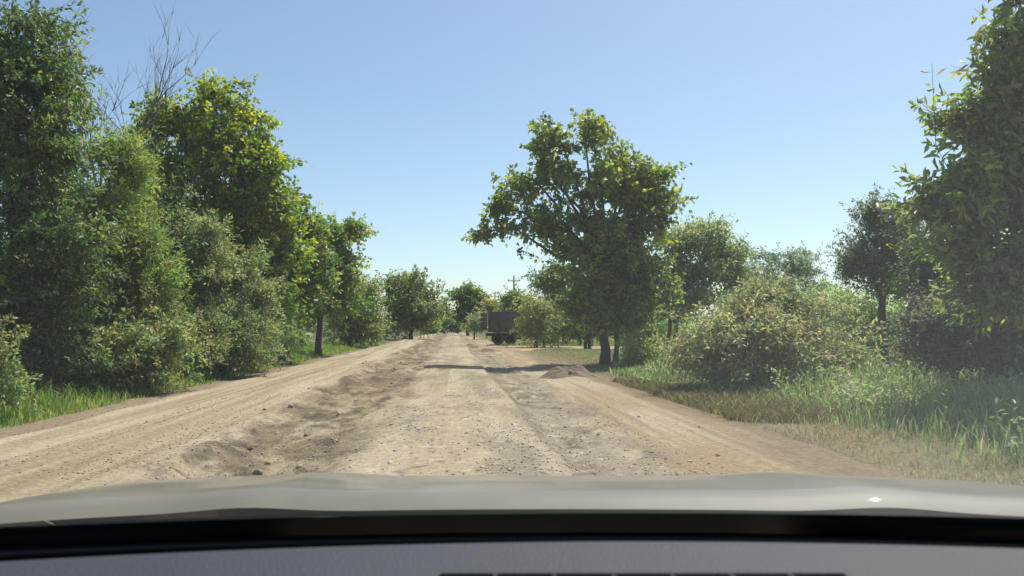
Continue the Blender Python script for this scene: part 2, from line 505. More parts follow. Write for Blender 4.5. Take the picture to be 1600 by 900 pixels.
def grow(name, label, cat, base, lobes, depth, n_leaf, leaf=(.10, .055), col=(.07, .11, .03), yellow=0.0, ycol=(.20, .21, .03),
         trunk_r=.12, droop=.25, clump=.24, per_clump=34, shape='quad', mat='leaf', bark='bark', seed=1, group=None,
         shell=.5, depth_k=.9, dz=None, twigs=.35, stems=1, var=.25, upright=.0, top_yellow=True, gaps=.20):
    """a tree or shrub: lobes are (px, py, rx, ry[, depth offset]) in photograph pixels at its depth"""
    r = np.random.default_rng(seed)
    k = depth / F
    if isinstance(base, (int, float)):
        bp = at(base, 600, depth); bp.z = 0
    else:
        bp = Vector(base)
    bp.z = float(gz(bp.x, bp.y)) - .03
    root = empty(name, bp)
    tag(root, label, cat, group)
    b0 = np.array(bp)
    cs, rs = [], []
    for lb in lobes:
        p = at(lb[0], lb[1], depth)
        off = lb[4] if len(lb) > 4 else 0.0
        sc = (depth + off) / depth
        p = np.array([p.x * sc, depth + off, H + (p.z - H) * sc])
        cs.append(p); rs.append(np.array([lb[2] * k * sc, lb[2] * k * depth_k, lb[3] * k * sc]))
    cs, rs = np.array(cs), np.array(rs) * np.array([1.13, 1.13, 1.10])
    vol = rs.prod(1) ** .62; share = vol / vol.sum()
    nclump = max(8, int(n_leaf / per_clump / (1 - gaps)))
    # every lobe breaks up into smaller flattened clusters, boughs sit in those
    sc_, sr_, sw_, so_ = [], [], [], []
    for i in range(len(cs)):
        ns = int(np.clip(3 + 11 * rs[i].max() / (clump * 6), 5, 13))
        dd_ = rand_unit(ns, r)
        for j in range(ns):
            k_ = r.uniform(.42, .86)
            q_ = r.uniform(.30, .52)
            sc_.append(cs[i] + dd_[j] * rs[i] * k_)
            sr_.append(rs[i] * q_ * np.array([1.1, 1.1, .78])); sw_.append(share[i] * q_ ** 2); so_.append(i)
    sc_, sr_, sw_, so_ = np.array(sc_), np.array(sr_), np.array(sw_), np.array(so_)
    sl = r.choice(len(sc_), nclump, p=sw_ / sw_.sum())
    li = so_[sl]
    d = rand_unit(nclump, r)
    rad = shell + (1 - shell) * r.random(nclump) ** .6
    rad = np.where(r.random(nclump) < .15, r.random(nclump), rad)
    rad = rad + .22 * (r.random(nclump) < .06) * r.random(nclump)
    cc = sc_[sl] + d * sr_[sl] * rad[:, None]
    gap = n3(cc, .42 / clump, seed + 140)
    okc = gap > np.quantile(gap, gaps)
    cc, li, d, sl = cc[okc], li[okc], d[okc], sl[okc]
    nclump = len(cc)
    sub_var = 1 + .22 * (r.random(len(sc_)) - .5) * 2
    gzc = np.asarray(gz(cc[:, 0], cc[:, 1]))
    cc[:, 2] = np.maximum(cc[:, 2], gzc + .12 + .2 * r.random(nclump))
    out = .5 * (cc - cs[li]) / rs[li] + .6 * (cc - sc_[sl]) / sr_[sl]
    cnorm = out + np.array([0, 0, .45]); cnorm /= np.linalg.norm(cnorm, axis=1, keepdims=True) + 1e-9
    # leaves: along a spray
    ln = np.repeat(np.arange(nclump), per_clump)
    n = len(ln)
    R_ = clump * 1.45 * (.55 + .9 * r.random(nclump))
    bn = cnorm * .55 + np.array([0, 0, .75]) + r.normal(size=(nclump, 3)) * .28
    bn /= np.linalg.norm(bn, axis=1, keepdims=True)
    e1 = np.cross(bn, rand_unit(nclump, r)); e1 /= np.linalg.norm(e1, axis=1, keepdims=True) + 1e-9
    e2 = np.cross(bn, e1)
    ang = r.random(n) * 2 * math.pi; rho = r.random(n) ** .6
    radial = e1[ln] * np.cos(ang)[:, None] + e2[ln] * np.sin(ang)[:, None]
    Rl = R_[ln][:, None]
    elong = 1 + .5 * np.cos(ang * 1.0 + (r.random(nclump) * 6.28)[ln])
    pos = cc[ln] + radial * Rl * (rho * elong)[:, None] + bn[ln] * Rl * (.30 * (1 - rho ** 2) - .18 * droop * 2 * rho)[:, None] + r.normal(size=(n, 3)) * Rl * .13
    # most boughs are elongated sprays: leaves alternate along a twig that runs outwards and up
    sd = cnorm * .8 + rand_unit(nclump, r) * .75 + np.array([0, 0, .35 + upright - droop * .5])
    sd /= np.linalg.norm(sd, axis=1, keepdims=True)
    is_sp = (r.random(nclump) < .68)
    slen = R_ * (1.3 + 1.9 * r.random(nclump) ** 1.5)
    tt = r.random(n) ** .85
    srad = (.34 * (1 - .75 * tt) + .05)[:, None]
    bend = np.array([0, 0, -1.0])[None] * (droop * .8 * tt ** 2)[:, None]
    rnd = rand_unit(n, r)
    sp_pos = cc[ln] + (sd[ln] + bend) * (slen[ln] * (tt - .25))[:, None] + rnd * Rl * srad * (r.random(n) ** .5)[:, None]
    m_ = is_sp[ln][:, None]
    pos = np.where(m_, sp_pos, pos)
    radial = np.where(m_, rnd * .8 + sd[ln] * .7, radial)
    pos[:, 2] = np.maximum(pos[:, 2], np.asarray(gz(pos[:, 0], pos[:, 1])) + .03)
    axis = radial * .8 + rand_unit(n, r) * .7 + np.array([0, 0, -droop + upright])
    nrm = rand_unit(n, r) * .8 + bn[ln] * .7
    L = leaf[0] * (.65 + .7 * r.random(n)); W = leaf[1] * (.7 + .6 * r.random(n))
    vs, fs, per = leaf_geo(pos, axis, nrm, L, W, shape)
    base_c = np.array(col) * 1.25
    ycol = tuple(1.25 * np.array(ycol))
    cvar = (1 + var * (r.random(nclump) - .5) * 2) * sub_var[sl]
    lvar = 1 + var * 1.1 * (r.random(n) - .5) * 2
    c = base_c[None] * (cvar[ln] * lvar)[:, None]
    c[:, 0] *= 1 + .25 * (r.random(nclump)[ln] - .5) * 2
    if yellow > 0:
        zt = (cc[:, 2] - cc[:, 2].min()) / (np.ptp(cc[:, 2]) + 1e-6)
        pr = yellow * (.3 + 1.4 * zt if top_yellow else np.ones_like(zt))
        isy = np.clip((r.random(nclump) < pr) * (.35 + .65 * r.random(nclump)), 0, 1)
        ymix = isy[ln] * (.4 + .6 * r.random(n))
        c = c * (1 - ymix[:, None]) + np.array(ycol)[None] * ymix[:, None]
    crown = link('crown', make_mesh('crown', vs - b0, fs, np.repeat(c, per, axis=0)), M[mat], root)
    # wood
    mb = MB(); limbs = []
    top = cs[:, 2].max(); mean = (cs * share[:, None]).sum(0)
    low = cs[:, 2].min()
    for st in range(stems):
        bx = b0 + (np.array([r.normal() * .25, r.normal() * .25, 0]) if stems > 1 else 0)
        tz = max(low * .9, .35 * top)
        tp = np.array([b0[0] * .72 + mean[0] * .28, b0[1] * .72 + mean[1] * .28, min(mean[2], tz + .4)])
        pts = []
        for i in range(7):
            t = i / 6
            q = bx * (1 - t) + tp * t
            q[:2] = bx[:2] * (1 - t ** 1.6) + tp[:2] * t ** 1.6 + r.normal(size=2) * trunk_r * .2 * (0 < i)
            pts.append(q)
        rad_ = [trunk_r * (1.28 if i == 0 else 1 - .42 * i / 6) for i in range(7)]
        mb.tube(pts - b0, rad_, 9)
        if st == 0: trunk_pts, trunk_rad = pts, rad_
    tr_o = mb.build('trunk', M[bark], root, True)
    bb = MB()
    tips = []
    for i, (c0, r0) in enumerate(zip(cs, rs)):
        j = 6 if c0[2] > trunk_pts[6][2] else int(r.integers(3, 6))
        s0 = trunk_pts[j]
        e = c0 + np.array([0, 0, r0[2] * .45])
        pts = []
        for m in range(6):
            t = m / 5
            q = s0 * (1 - t) + e * t + np.array([0, 0, .12 * np.linalg.norm(e - s0) * math.sin(math.pi * t) * .6]) + r.normal(size=3) * .06 * np.linalg.norm(e - s0) * (0 < m < 5) * .5
            pts.append(q)
        rr = trunk_r * (.55 if len(cs) < 5 else .42)
        bb.tube(np.array(pts) - b0, [rr * (1 - .8 * m / 5) + .004 for m in range(6)], 6)
        limbs += pts[1:]
    limbs = np.array(limbs)
    nt_ = int(nclump * twigs)
    bvs, bfs = np.array(bb.v), bb.f
    if nt_ > 0:
        pick = r.choice(nclump, nt_, replace=False)
        tgt = cc[pick]
        dd = ((tgt[:, None, :] - limbs[None]) ** 2).sum(-1)
        src = limbs[dd.argmin(1)]
        mid = (src + tgt) / 2 + r.normal(size=src.shape) * .08 * np.sqrt(dd.min(1))[:, None]
        tw = max(.006, trunk_r * .09)
        v1, f1_ = sticks(src - b0, mid - b0, np.full(nt_, tw), np.full(nt_, tw * .65), 4)
        v2, f2_ = sticks(mid - b0, tgt - b0, np.full(nt_, tw * .65), np.full(nt_, tw * .25), 4)
        o1 = len(bvs); o2 = o1 + len(v1)
        bvs = np.concatenate([bvs, v1, v2])
        bfs = list(bfs) + [tuple(x) for x in (f1_ + o1).tolist()] + [tuple(x) for x in (f2_ + o2).tolist()]
    if depth < 45:
        sp_ = np.where(is_sp)[0]
        tw = max(.004, min(.011, leaf[0] * .05))
        v3, f3 = sticks(cc[sp_] - sd[sp_] * (slen[sp_] * .32)[:, None] - b0, cc[sp_] + sd[sp_] * (slen[sp_] * .68)[:, None] - b0, np.full(len(sp_), tw), np.full(len(sp_), tw * .4), 3)
        bfs = list(bfs) + [tuple(x) for x in (f3 + len(bvs)).tolist()]
        bvs = np.concatenate([bvs, v3])
    link('branches', make_mesh('branches', bvs, bfs, smooth=True), M[bark], root)
    return root, cc, cnorm


def bare_tree(name, label, base_px, depth, top_py, lean_px, seed, spread=.5, group=None, r0=.07):
    r = random.Random(seed)
    bp = at(base_px, 600, depth); bp.z = float(gz(bp.x, bp.y)) - .03
    root = empty(name, bp); tag(root, label, 'tree', group)
    top = at(base_px + lean_px, top_py, depth)
    tr = MB(); br = MB()
    hgt = top.z - bp.z
    tp = [Vector((0, 0, 0)) + (Vector(top) - bp) * (t * .62) + Vector((r.gauss(0, .05), r.gauss(0, .05), 0)) * (t > 0) for t in (0, .3, .6, .85, 1)]
    tr.tube(tp, [r0 * 1.2, r0, r0 * .8, r0 * .6, r0 * .5], 7)

    def rec(p, d, L, rad, lev):
        pts = [p]; q = p.copy(); dd = d.copy()
        for i in range(4):
            dd = (dd + Vector((r.gauss(0, .12), r.gauss(0, .12), r.gauss(.05, .06)))).normalized()
            q = q + dd * L / 4; pts.append(q.copy())
        br.tube(pts, [rad * (1 - .17 * i) for i in range(5)], 4 if lev > 1 else 5)
        if lev >= 4: return
        for k in range(r.choice((3, 4)) if lev < 3 else 3):
            i = r.choice((1, 2, 3, 4, 4))
            ax = Vector((r.gauss(0, 1), r.gauss(0, .8), r.gauss(.1, .5))).normalized()
            nd = (dd + ax * spread).normalized()
            nd.z = abs(nd.z) * .8 + .2
            rec(pts[i], nd.normalized(), L * r.uniform(.5, .72), rad * .55, lev + 1)
    for k in range(5):
        p = tp[2 + k % 3]
        d = Vector((r.gauss(.1, .35), r.gauss(0, .3), 1)).normalized()
        rec(p.copy(), d, hgt * .27, r0 * .42, 1)
    tr.build('trunk', M['dead_wood'], root, True); br.build('branches', M['dead_wood'], root, True)
    return root


LEFT = 'trees along the left of the road'
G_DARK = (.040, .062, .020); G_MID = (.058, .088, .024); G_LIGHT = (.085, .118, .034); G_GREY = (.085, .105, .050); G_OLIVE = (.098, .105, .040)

grow('plum_tree', 'tall dark leafy tree with dense crown reaching the ground at the grassy left verge', 'tree', 25, [
    (10, 100, 95, 90), (58, 75, 48, 55), (95, 120, 28, 36), (80, 190, 40, 50), (40, 250, 90, 100), (-60, 230, 130, 200), (50, 370, 110, 100), (10, 480, 110, 100), (85, 450, 60, 70), (20, 570, 95, 60), (-70, 480, 100, 150), (95, 320, 40, 50), (110, 560, 60, 40), (60, 610, 70, 30)],
    15.3, 78000, (.115, .052), (.040, .062, .019), .12, (.12, .135, .026), .14, clump=.25, seed=11, mat='leaf_gloss', depth_k=.8, gaps=.24)
grow('willow_shrub', 'soft light green willow like shrub with fine leaves beside the tall dark tree', 'shrub', 180, [
    (160, 260, 40, 50), (195, 300, 45, 60), (150, 330, 50, 50), (215, 365, 40, 50), (170, 400, 60, 60), (230, 430, 40, 50), (140, 440, 50, 60), (200, 480, 60, 60)],
    17.8, 46000, (.11, .034), (.080, .112, .030), .25, (.165, .185, .045), .08, clump=.26, seed=12, droop=.1, upright=.25, stems=3, gaps=.22)
grow('dogwood_shrub', 'greyish shrub with pale backed leaves low over the verge grass below the willow shrub', 'shrub', 205, [
    (150, 500, 50, 34), (225, 490, 50, 36, .6), (265, 540, 44, 30), (195, 545, 60, 34, -.5), (130, 560, 50, 36, -.6), (245, 585, 46, 26, -.4), (170, 600, 60, 26, -.7), (95, 520, 46, 36, -.4), (285, 585, 30, 22, .4)],
    17.4, 26000, (.11, .05), (.080, .096, .034), .16, (.19, .18, .08), .05, clump=.22, seed=13, stems=4, mat='leaf_gloss', gaps=.26)
grow('silverberry_shrub', 'silvery green feathery shrub in front of the yellowish maple', 'shrub', 345, [
    (325, 385, 36, 36), (300, 440, 42, 40, -.5), (350, 430, 40, 44), (385, 450, 36, 44, .8), (310, 500, 46, 36, -.8), (365, 505, 46, 40, -.3), (400, 505, 30, 40, .8), (320, 555, 50, 28, -1.0), (370, 555, 40, 26, -.6), (275, 535, 36, 34, -.8), (275, 470, 30, 40)],
    22.5, 40000, (.13, .042), (.092, .115, .045), .14, (.17, .17, .07), .06, clump=.27, seed=14, stems=4, upright=.2, gaps=.24)
grow('overhanging_shrub', 'small pale leaved shrub poking out over the grass under the tall dark tree', 'shrub', -45, [
    (-40, 560, 55, 50), (5, 575, 26, 26), (-20, 610, 45, 30)],
    11.8, 5200, (.075, .04), (.082, .105, .036), .08, (.16, .15, .05), .03, clump=.12, seed=15, stems=3)
bare_tree('dead_tree', 'bare dead branches standing up beside the tall dark tree', 130, 21, 62, 50, 21, .42, 'dead trees on the left')
bare_tree('dead_tree', 'bare dead crown rising out of the yellow green maple', 235, 25, 100, 12, 27, .40, 'dead trees on the left')
grow('maple_tree', 'tall maple with yellow green tips behind the silvery shrub', 'tree', 392, [
    (335, 165, 42, 42), (300, 205, 50, 48), (370, 210, 48, 48), (345, 270, 75, 60), (410, 275, 45, 45), (280, 300, 60, 60), (430, 315, 40, 40), (385, 340, 65, 55), (300, 380, 60, 55), (440, 370, 42, 50), (235, 195, 30, 42), (250, 270, 35, 45), (360, 420, 60, 50), (420, 440, 55, 55)],
    26.0, 44000, (.15, .12), (.062, .096, .020), .42, (.21, .215, .025), .15, clump=.26, per_clump=18, seed=16, group=LEFT)
grow('maple_tree', 'maple with a slim dark trunk behind the tall yellow tipped maple', 'tree', 440, [
    (445, 340, 40, 45), (470, 385, 40, 45), (430, 420, 50, 50), (480, 430, 40, 40), (455, 470, 45, 35), (405, 480, 40, 40)],
    32.0, 22000, (.16, .12), (.056, .086, .021), .25, (.18, .185, .03), .15, clump=.3, per_clump=18, seed=17, group=LEFT)
grow('maple_tree', 'smaller maple with open crown and dark trunk standing at the road edge', 'tree', 497, [
    (553, 365, 22, 20), (535, 385, 30, 22), (500, 375, 34, 32), (470, 400, 34, 34), (540, 420, 32, 26), (505, 430, 42, 36), (475, 455, 40, 34), (515, 470, 40, 26)],
    40.0, 19000, (.20, .15), (.062, .094, .022), .30, (.18, .19, .03), .19, clump=.34, per_clump=16, seed=18, group=LEFT)
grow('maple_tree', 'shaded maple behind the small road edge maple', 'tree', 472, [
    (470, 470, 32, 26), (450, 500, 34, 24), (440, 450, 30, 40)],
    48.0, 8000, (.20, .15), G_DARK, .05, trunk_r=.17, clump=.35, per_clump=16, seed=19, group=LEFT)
grow('maple_tree', 'rounded bushy tree with branches to the ground at the end of the left tree row', 'tree', 545, [
    (560, 450, 28, 28), (575, 485, 22, 35), (545, 490, 30, 40), (565, 520, 32, 22), (530, 510, 25, 28)],
    56.0, 16000, (.20, .11), (.085, .108, .036), .22, (.17, .17, .05), .18, clump=.38, per_clump=16, seed=20, group=LEFT)
grow('hedge_shrub', 'leafy shrub filling the gap under the maples by the left verge', 'shrub', 440, [
    (430, 530, 40, 30), (400, 520, 35, 40), (455, 520, 25, 25)], 30.0, 9000, (.10, .05), (.085, .125, .045), .1, trunk_r=.04, clump=.2, seed=22, stems=3)
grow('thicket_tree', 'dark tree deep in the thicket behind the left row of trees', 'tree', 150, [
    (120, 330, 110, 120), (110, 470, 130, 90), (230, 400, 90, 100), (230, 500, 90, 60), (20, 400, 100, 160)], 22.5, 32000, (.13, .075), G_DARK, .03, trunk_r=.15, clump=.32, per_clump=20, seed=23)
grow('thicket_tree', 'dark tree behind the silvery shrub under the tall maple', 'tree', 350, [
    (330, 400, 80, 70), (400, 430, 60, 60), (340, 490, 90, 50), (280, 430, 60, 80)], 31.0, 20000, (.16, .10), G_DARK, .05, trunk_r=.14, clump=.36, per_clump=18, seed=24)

FAR = 'trees at the far end of the road'
grow('round_tree', 'broad rounded tree standing alone at the far left bend of the road', 'tree', 642, [
    (642, 455, 36, 32), (665, 475, 28, 34), (620, 470, 22, 36), (645, 495, 42, 30), (615, 505, 20, 22), (668, 508, 22, 18), (607, 447, 10, 14)],
    96.0, 15000, (.34, .22), (.068, .092, .028), .2, (.16, .16, .05), .3, clump=.55, per_clump=16, seed=31, group=FAR)
grow('round_tree', 'narrow dark upright tree at the far right edge of the road', 'tree', 730, [
    (735, 462, 18, 17), (726, 475, 18, 22), (738, 485, 16, 20), (728, 503, 15, 16)],
    152.0, 9000, (.5, .3), G_MID, .08, trunk_r=.35, clump=.7, per_clump=16, seed=32, group=FAR)
grow('poplar_tree', 'thin columnar poplar far behind the end of the road', 'tree', 693, [
    (693, 480, 5, 14), (693, 498, 8, 16), (690, 512, 9, 10)], 270.0, 2500, (.8, .4), G_MID, 0, trunk_r=.3, clump=.8, per_clump=14, seed=33, group=FAR)
for i, (x, y, rx, ry, d) in enumerate(((688, 508, 15, 10, 230), (708, 509, 10, 9, 215), (672, 507, 12, 12, 190))):
    grow('far_bush', ('low rounded bush below the columnar poplar', 'low bush beside the narrow dark upright tree', 'low bush right of the lone broad rounded tree')[i], 'bush', x, [
        (x, y, rx, ry), (x + rx * .5, y + 3, rx * .6, ry * .7)], d, 2200, (.7, .4), (.07, .098, .032), .1, trunk_r=.12, clump=.8, per_clump=14, seed=34 + i)
grow('roadside_bush', 'pale green bush left of the parked truck by the road', 'bush', 742, [
    (744, 503, 10, 13), (752, 508, 8, 12), (738, 513, 7, 8)], 100.0, 2600, (.28, .14), (.105, .135, .065), .1, trunk_r=.06, clump=.4, per_clump=14, seed=38, stems=3)
grow('roadside_tree', 'small pale yellowish tree behind the truck and the thinner pole', 'tree', 775, [
    (770, 478, 14, 12), (785, 484, 16, 12), (765, 492, 14, 10)], 140.0, 3000, (.4, .22), (.12, .125, .05), .3, trunk_r=.15, clump=.5, per_clump=14, seed=39)
grow('roadside_tree', 'small dark green tree at the foot of the nearer power pole', 'tree', 806, [
    (800, 468, 14, 12), (812, 476, 14, 14), (795, 486, 16, 12), (815, 490, 14, 12)], 88.0, 4500, (.28, .18), G_MID, .05, trunk_r=.14, clump=.42, per_clump=16, seed=40)
grow('bush', 'yellowish green bush hiding the front of the parked truck', 'bush', 848, [
    (838, 482, 26, 22), (862, 490, 28, 26), (822, 498, 14, 20), (832, 500, 18, 18), (850, 510, 34, 20), (872, 508, 26, 22), (830, 520, 22, 14), (860, 524, 34, 13)],
    57.0, 11000, (.17, .10), (.100, .118, .036), .28, (.17, .165, .04), .07, clump=.3, per_clump=16, seed=41, stems=4, top_yellow=False)
grow('orchard_tree', 'bushy green tree between the yellowish bush and the big roadside maple', 'tree', 868, [
    (850, 440, 20, 16), (875, 440, 26, 24), (880, 470, 32, 28), (905, 490, 30, 36), (860, 462, 20, 16)],
    68.0, 13000, (.22, .14), (.062, .092, .026), .12, (.15, .16, .04), .16, clump=.4, per_clump=16, seed=42)
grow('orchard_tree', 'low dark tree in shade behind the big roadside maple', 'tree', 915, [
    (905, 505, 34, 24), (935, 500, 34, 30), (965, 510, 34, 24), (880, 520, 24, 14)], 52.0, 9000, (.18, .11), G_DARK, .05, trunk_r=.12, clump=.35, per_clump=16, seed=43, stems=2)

# the big roadside maple
BIG, big_cc, big_cn = grow('maple_tree', 'big spreading maple beside the road with a long low limb over the dirt', 'tree', tuple(ground(945, 571)), [
    (932, 200, 27, 24), (915, 225, 26, 26), (865, 222, 32, 26), (845, 250, 30, 28), (815, 285, 34, 24), (875, 275, 34, 30), (790, 335, 30, 18), (775, 370, 32, 22), (800, 375, 30, 26), (845, 345, 34, 24),
    (985, 262, 34, 22), (1010, 290, 38, 24), (1030, 325, 28, 26), (950, 285, 40, 36), (905, 320, 34, 36), (975, 330, 50, 34), (1010, 365, 42, 30), (930, 375, 50, 36), (965, 420, 66, 40), (925, 450, 46, 38), (1010, 440, 44, 42), (960, 480, 62, 36), (915, 485, 36, 28), (890, 385, 26, 20)],
    30.5, 31000, (.19, .15), (.066, .090, .021), .34, (.165, .185, .026), .20, clump=.28, per_clump=15, seed=51, shell=.35, gaps=.22)
grow('locust_tree', 'slim companion tree with a thinner pale trunk close to the big roadside maple', 'tree', tuple(ground(962, 568)), [
    (985, 440, 36, 36), (1005, 480, 36, 30), (970, 490, 36, 26)], 31.5, 7000, (.13, .08), (.07, .09, .032), .1, trunk_r=.12, clump=.28, per_clump=16, seed=52, bark='bark_grey')
grow('walnut_tree', 'loose pale green tree with leaning trunks right of the big roadside maple', 'tree', 1045, [
    (1050, 395, 36, 28), (1100, 378, 38, 24), (1130, 400, 34, 24), (1065, 430, 40, 30), (1110, 430, 40, 28), (1140, 395, 24, 20), (1040, 470, 36, 28), (1085, 470, 40, 28), (1135, 450, 26, 24)],
    36.0, 15000, (.19, .09), (.105, .130, .056), .25, (.19, .19, .07), .12, clump=.34, per_clump=15, seed=53, stems=3, bark='bark_grey')
grow('pine_tree', 'distant hazy blue green tree with flat topped crown beyond the shrubs', 'tree', 1222, [
    (1200, 412, 32, 18), (1240, 408, 36, 16), (1262, 425, 22, 20), (1215, 435, 50, 24), (1180, 428, 24, 22), (1240, 455, 44, 28)],
    92.0, 12000, (.30, .14), (.070, .098, .055), .05, trunk_r=.28, clump=.5, per_clump=16, seed=54)
grow('arching_shrub', 'wide arching grey green shrub behind the dry brown grass', 'shrub', 1190, [
    (1195, 475, 46, 30, .4), (1150, 500, 40, 30), (1240, 480, 44, 34, .6), (1110, 535, 40, 32), (1290, 505, 40, 40, .8), (1190, 530, 70, 40, -.3), (1255, 540, 50, 40), (1095, 572, 46, 26, -.2), (1150, 575, 50, 26, -.6), (1225, 580, 60, 26, -.4), (1300, 560, 40, 34, .5), (1330, 520, 30, 30, 1.0), (1080, 545, 26, 24, .5)],
    17.4, 32000, (.12, .045), (.108, .122, .050), .26, (.20, .18, .085), .06, clump=.25, per_clump=20, seed=55, stems=5, bark='bark_grey', droop=.35, top_yellow=False, gaps=.28)
grow('pear_tree', 'upright tree with dark trunk and spiky top shoots behind the tall weeds', 'tree', 1382, [
    (1355, 362, 20, 34), (1385, 360, 22, 36), (1410, 375, 24, 36), (1345, 405, 34, 30), (1390, 410, 42, 34), (1330, 435, 30, 24), (1420, 430, 36, 34), (1375, 445, 40, 28), (1365, 335, 14, 22), (1400, 335, 14, 24), (1345, 375, 24, 30)],
    23.0, 20000, (.10, .05), (.068, .082, .036), .12, (.15, .15, .06), .15, clump=.24, per_clump=18, seed=56, upright=.35, bark='bark')
grow('pear_tree', 'thin dark tree between the spiky topped tree and the overhanging walnut', 'tree', 1418, [
    (1440, 400, 34, 40), (1470, 430, 40, 40), (1430, 450, 34, 30)], 21.0, 9000, (.10, .055), G_DARK, .05, trunk_r=.10, clump=.25, per_clump=18, seed=57)
WAL, wal_cc, wal_cn = grow('walnut_tree', 'large walnut tree with big glossy leaves leaning in over the right verge', 'tree', 1720, [
    (1590, 20, 34, 50), (1625, -40, 50, 60), (1600, 60, 40, 40), (1565, 90, 40, 40), (1535, 130, 30, 30), (1590, 140, 60, 60), (1510, 185, 40, 26), (1555, 210, 60, 48), (1600, 220, 60, 80), (1520, 265, 52, 40), (1470, 300, 44, 24), (1545, 320, 70, 50), (1490, 345, 60, 34), (1620, 330, 80, 80), (1560, 390, 70, 50), (1510, 410, 50, 34), (1660, 160, 80, 160), (1600, 440, 80, 60), (1700, 350, 90, 140)],
    12.5, 24000, (.16, .072), (.076, .100, .029), .22, (.17, .19, .03), .20, clump=.22, per_clump=13, shape='leaf', mat='leaf_gloss', seed=58, top_yellow=False, shell=.4, gaps=.3, twigs=.8)
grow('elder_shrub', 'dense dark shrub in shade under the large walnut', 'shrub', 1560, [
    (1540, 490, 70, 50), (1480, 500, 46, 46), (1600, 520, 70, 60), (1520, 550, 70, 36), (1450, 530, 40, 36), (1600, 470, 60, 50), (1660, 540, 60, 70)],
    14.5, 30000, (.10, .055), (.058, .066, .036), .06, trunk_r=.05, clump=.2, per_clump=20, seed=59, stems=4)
# sunlit greenery behind the right hand trees
GREEN = 'sunlit bushes behind the right hand trees'
for i, (x, y, rx, ry, d, lb) in enumerate((
        (1010, 520, 40, 26, 40, 'bright green bush right of the slim companion trunk'),
        (1345, 500, 45, 40, 34, 'bright green bush seen between the wide arching shrub and the dark upright trunk'),
        (1430, 510, 50, 50, 36, 'bright green bush seen between the two dark upright trunks'),
        (1300, 480, 40, 40, 60, 'tall pale green bush right behind the wide arching shrub'),
        (1500, 480, 60, 60, 42, 'green bush behind the dense dark shrub'),
        (1170, 470, 40, 30, 60, 'green bush between the loose pale tree and the wide arching shrub'),
        (1075, 515, 40, 26, 48, 'green bush behind the leaning trunks of the loose pale tree'))):
    grow('bush', lb, 'bush', x, [(x, y, rx, ry), (x + rx * .5, y + ry * .3, rx * .7, ry * .7), (x - rx * .5, y + ry * .3, rx * .7, ry * .7), (x, y + ry * .7, rx, ry * .6)],
         d, 7000, (.12 + d * .0012, .07 + d * .0006), (.105, .150, .042), .15, (.20, .20, .05), .05, clump=.2 + d * .003, per_clump=16, seed=60 + i, stems=3, top_yellow=False)
grow('weedy_shrub', 'low light green leafy plant at the foot of the big roadside maple', 'shrub', 1000, [
    (1000, 552, 28, 14), (985, 560, 20, 12), (1030, 560, 25, 12)], 28.0, 4500, (.10, .06), (.13, .165, .05), .2, trunk_r=.02, clump=.18, per_clump=16, seed=70, stems=3, twigs=.2)

# the largest walnut leaves as pieces of the crown
r = np.random.default_rng(77)
wc = [o for o in WAL.children if o.name.startswith('crown')][0]
vis = (wal_cc[:, 1] < 12.6)
px = 800 + F * wal_cc[:, 0] / wal_cc[:, 1]
cand = np.where(vis & (px < 1600))[0]
cand = cand[np.argsort(px[cand])][14:130]
leaf_meshes = []
for k in range(4):
    v_, f_, _ = leaf_geo(np.zeros((1, 3)), np.array([[1., 0, -.1]]), np.array([[0, 0, 1.]]), np.array([.19]), np.array([.088]), 'leaf')
    me = make_mesh('leaf', v_, f_, np.tile(np.array(((.07, .092, .026), (.055, .078, .022), (.10, .12, .03), (.19, .20, .03)))[k], (6, 1)))
    me.materials.append(M['leaf_gloss']); leaf_meshes.append(me)
wb = np.array(WAL.location)
for i in cand:
    for j in range(2):
        o = link('leaf', leaf_meshes[int(r.choice(4, p=(.4, .35, .18, .07)))], None, wc)
        o.location = wal_cc[i] - wb + wal_cn[i] * .12 + r.normal(size=3) * .10
        o.rotation_euler = (r.normal() * .6, .3 + r.normal() * .5, r.random() * 6.28)

# far-off wood along the horizon
r = np.random.default_rng(90)
nb = 1500
bx = r.uniform(-420, 520, nb); by = 330 + r.normal(size=nb) * 14 + .05 * np.abs(bx)
keep = np.ones(nb, bool)
bh = 3.2 + 5.5 * fbm(bx * .03, bx * 0, 401, 4) + r.random(nb) * 1.5
n = nb * 26
idx = np.repeat(np.arange(nb), 26)
pos = np.stack([bx[idx] + r.normal(size=n) * 2.2, by[idx] + r.normal(size=n) * 2.2, bh[idx] * r.random(n) ** .8], -1)
v_, f_, per = leaf_geo(pos, rand_unit(n, r), rand_unit(n, r) + np.array([0, 0, .8]), .9 + r.random(n) * .8, .5 + r.random(n) * .5, 'quad')
cv = np.array((.06, .085, .035)) * (1 + .5 * (r.random(nb)[idx] - .5))[:, None]
tag(link('distant_wood', make_mesh('distant_wood', v_, f_, np.repeat(cv, per, axis=0)), M['leaf']), 'far belt of low trees along the horizon behind the fields', 'wood', kind='stuff')


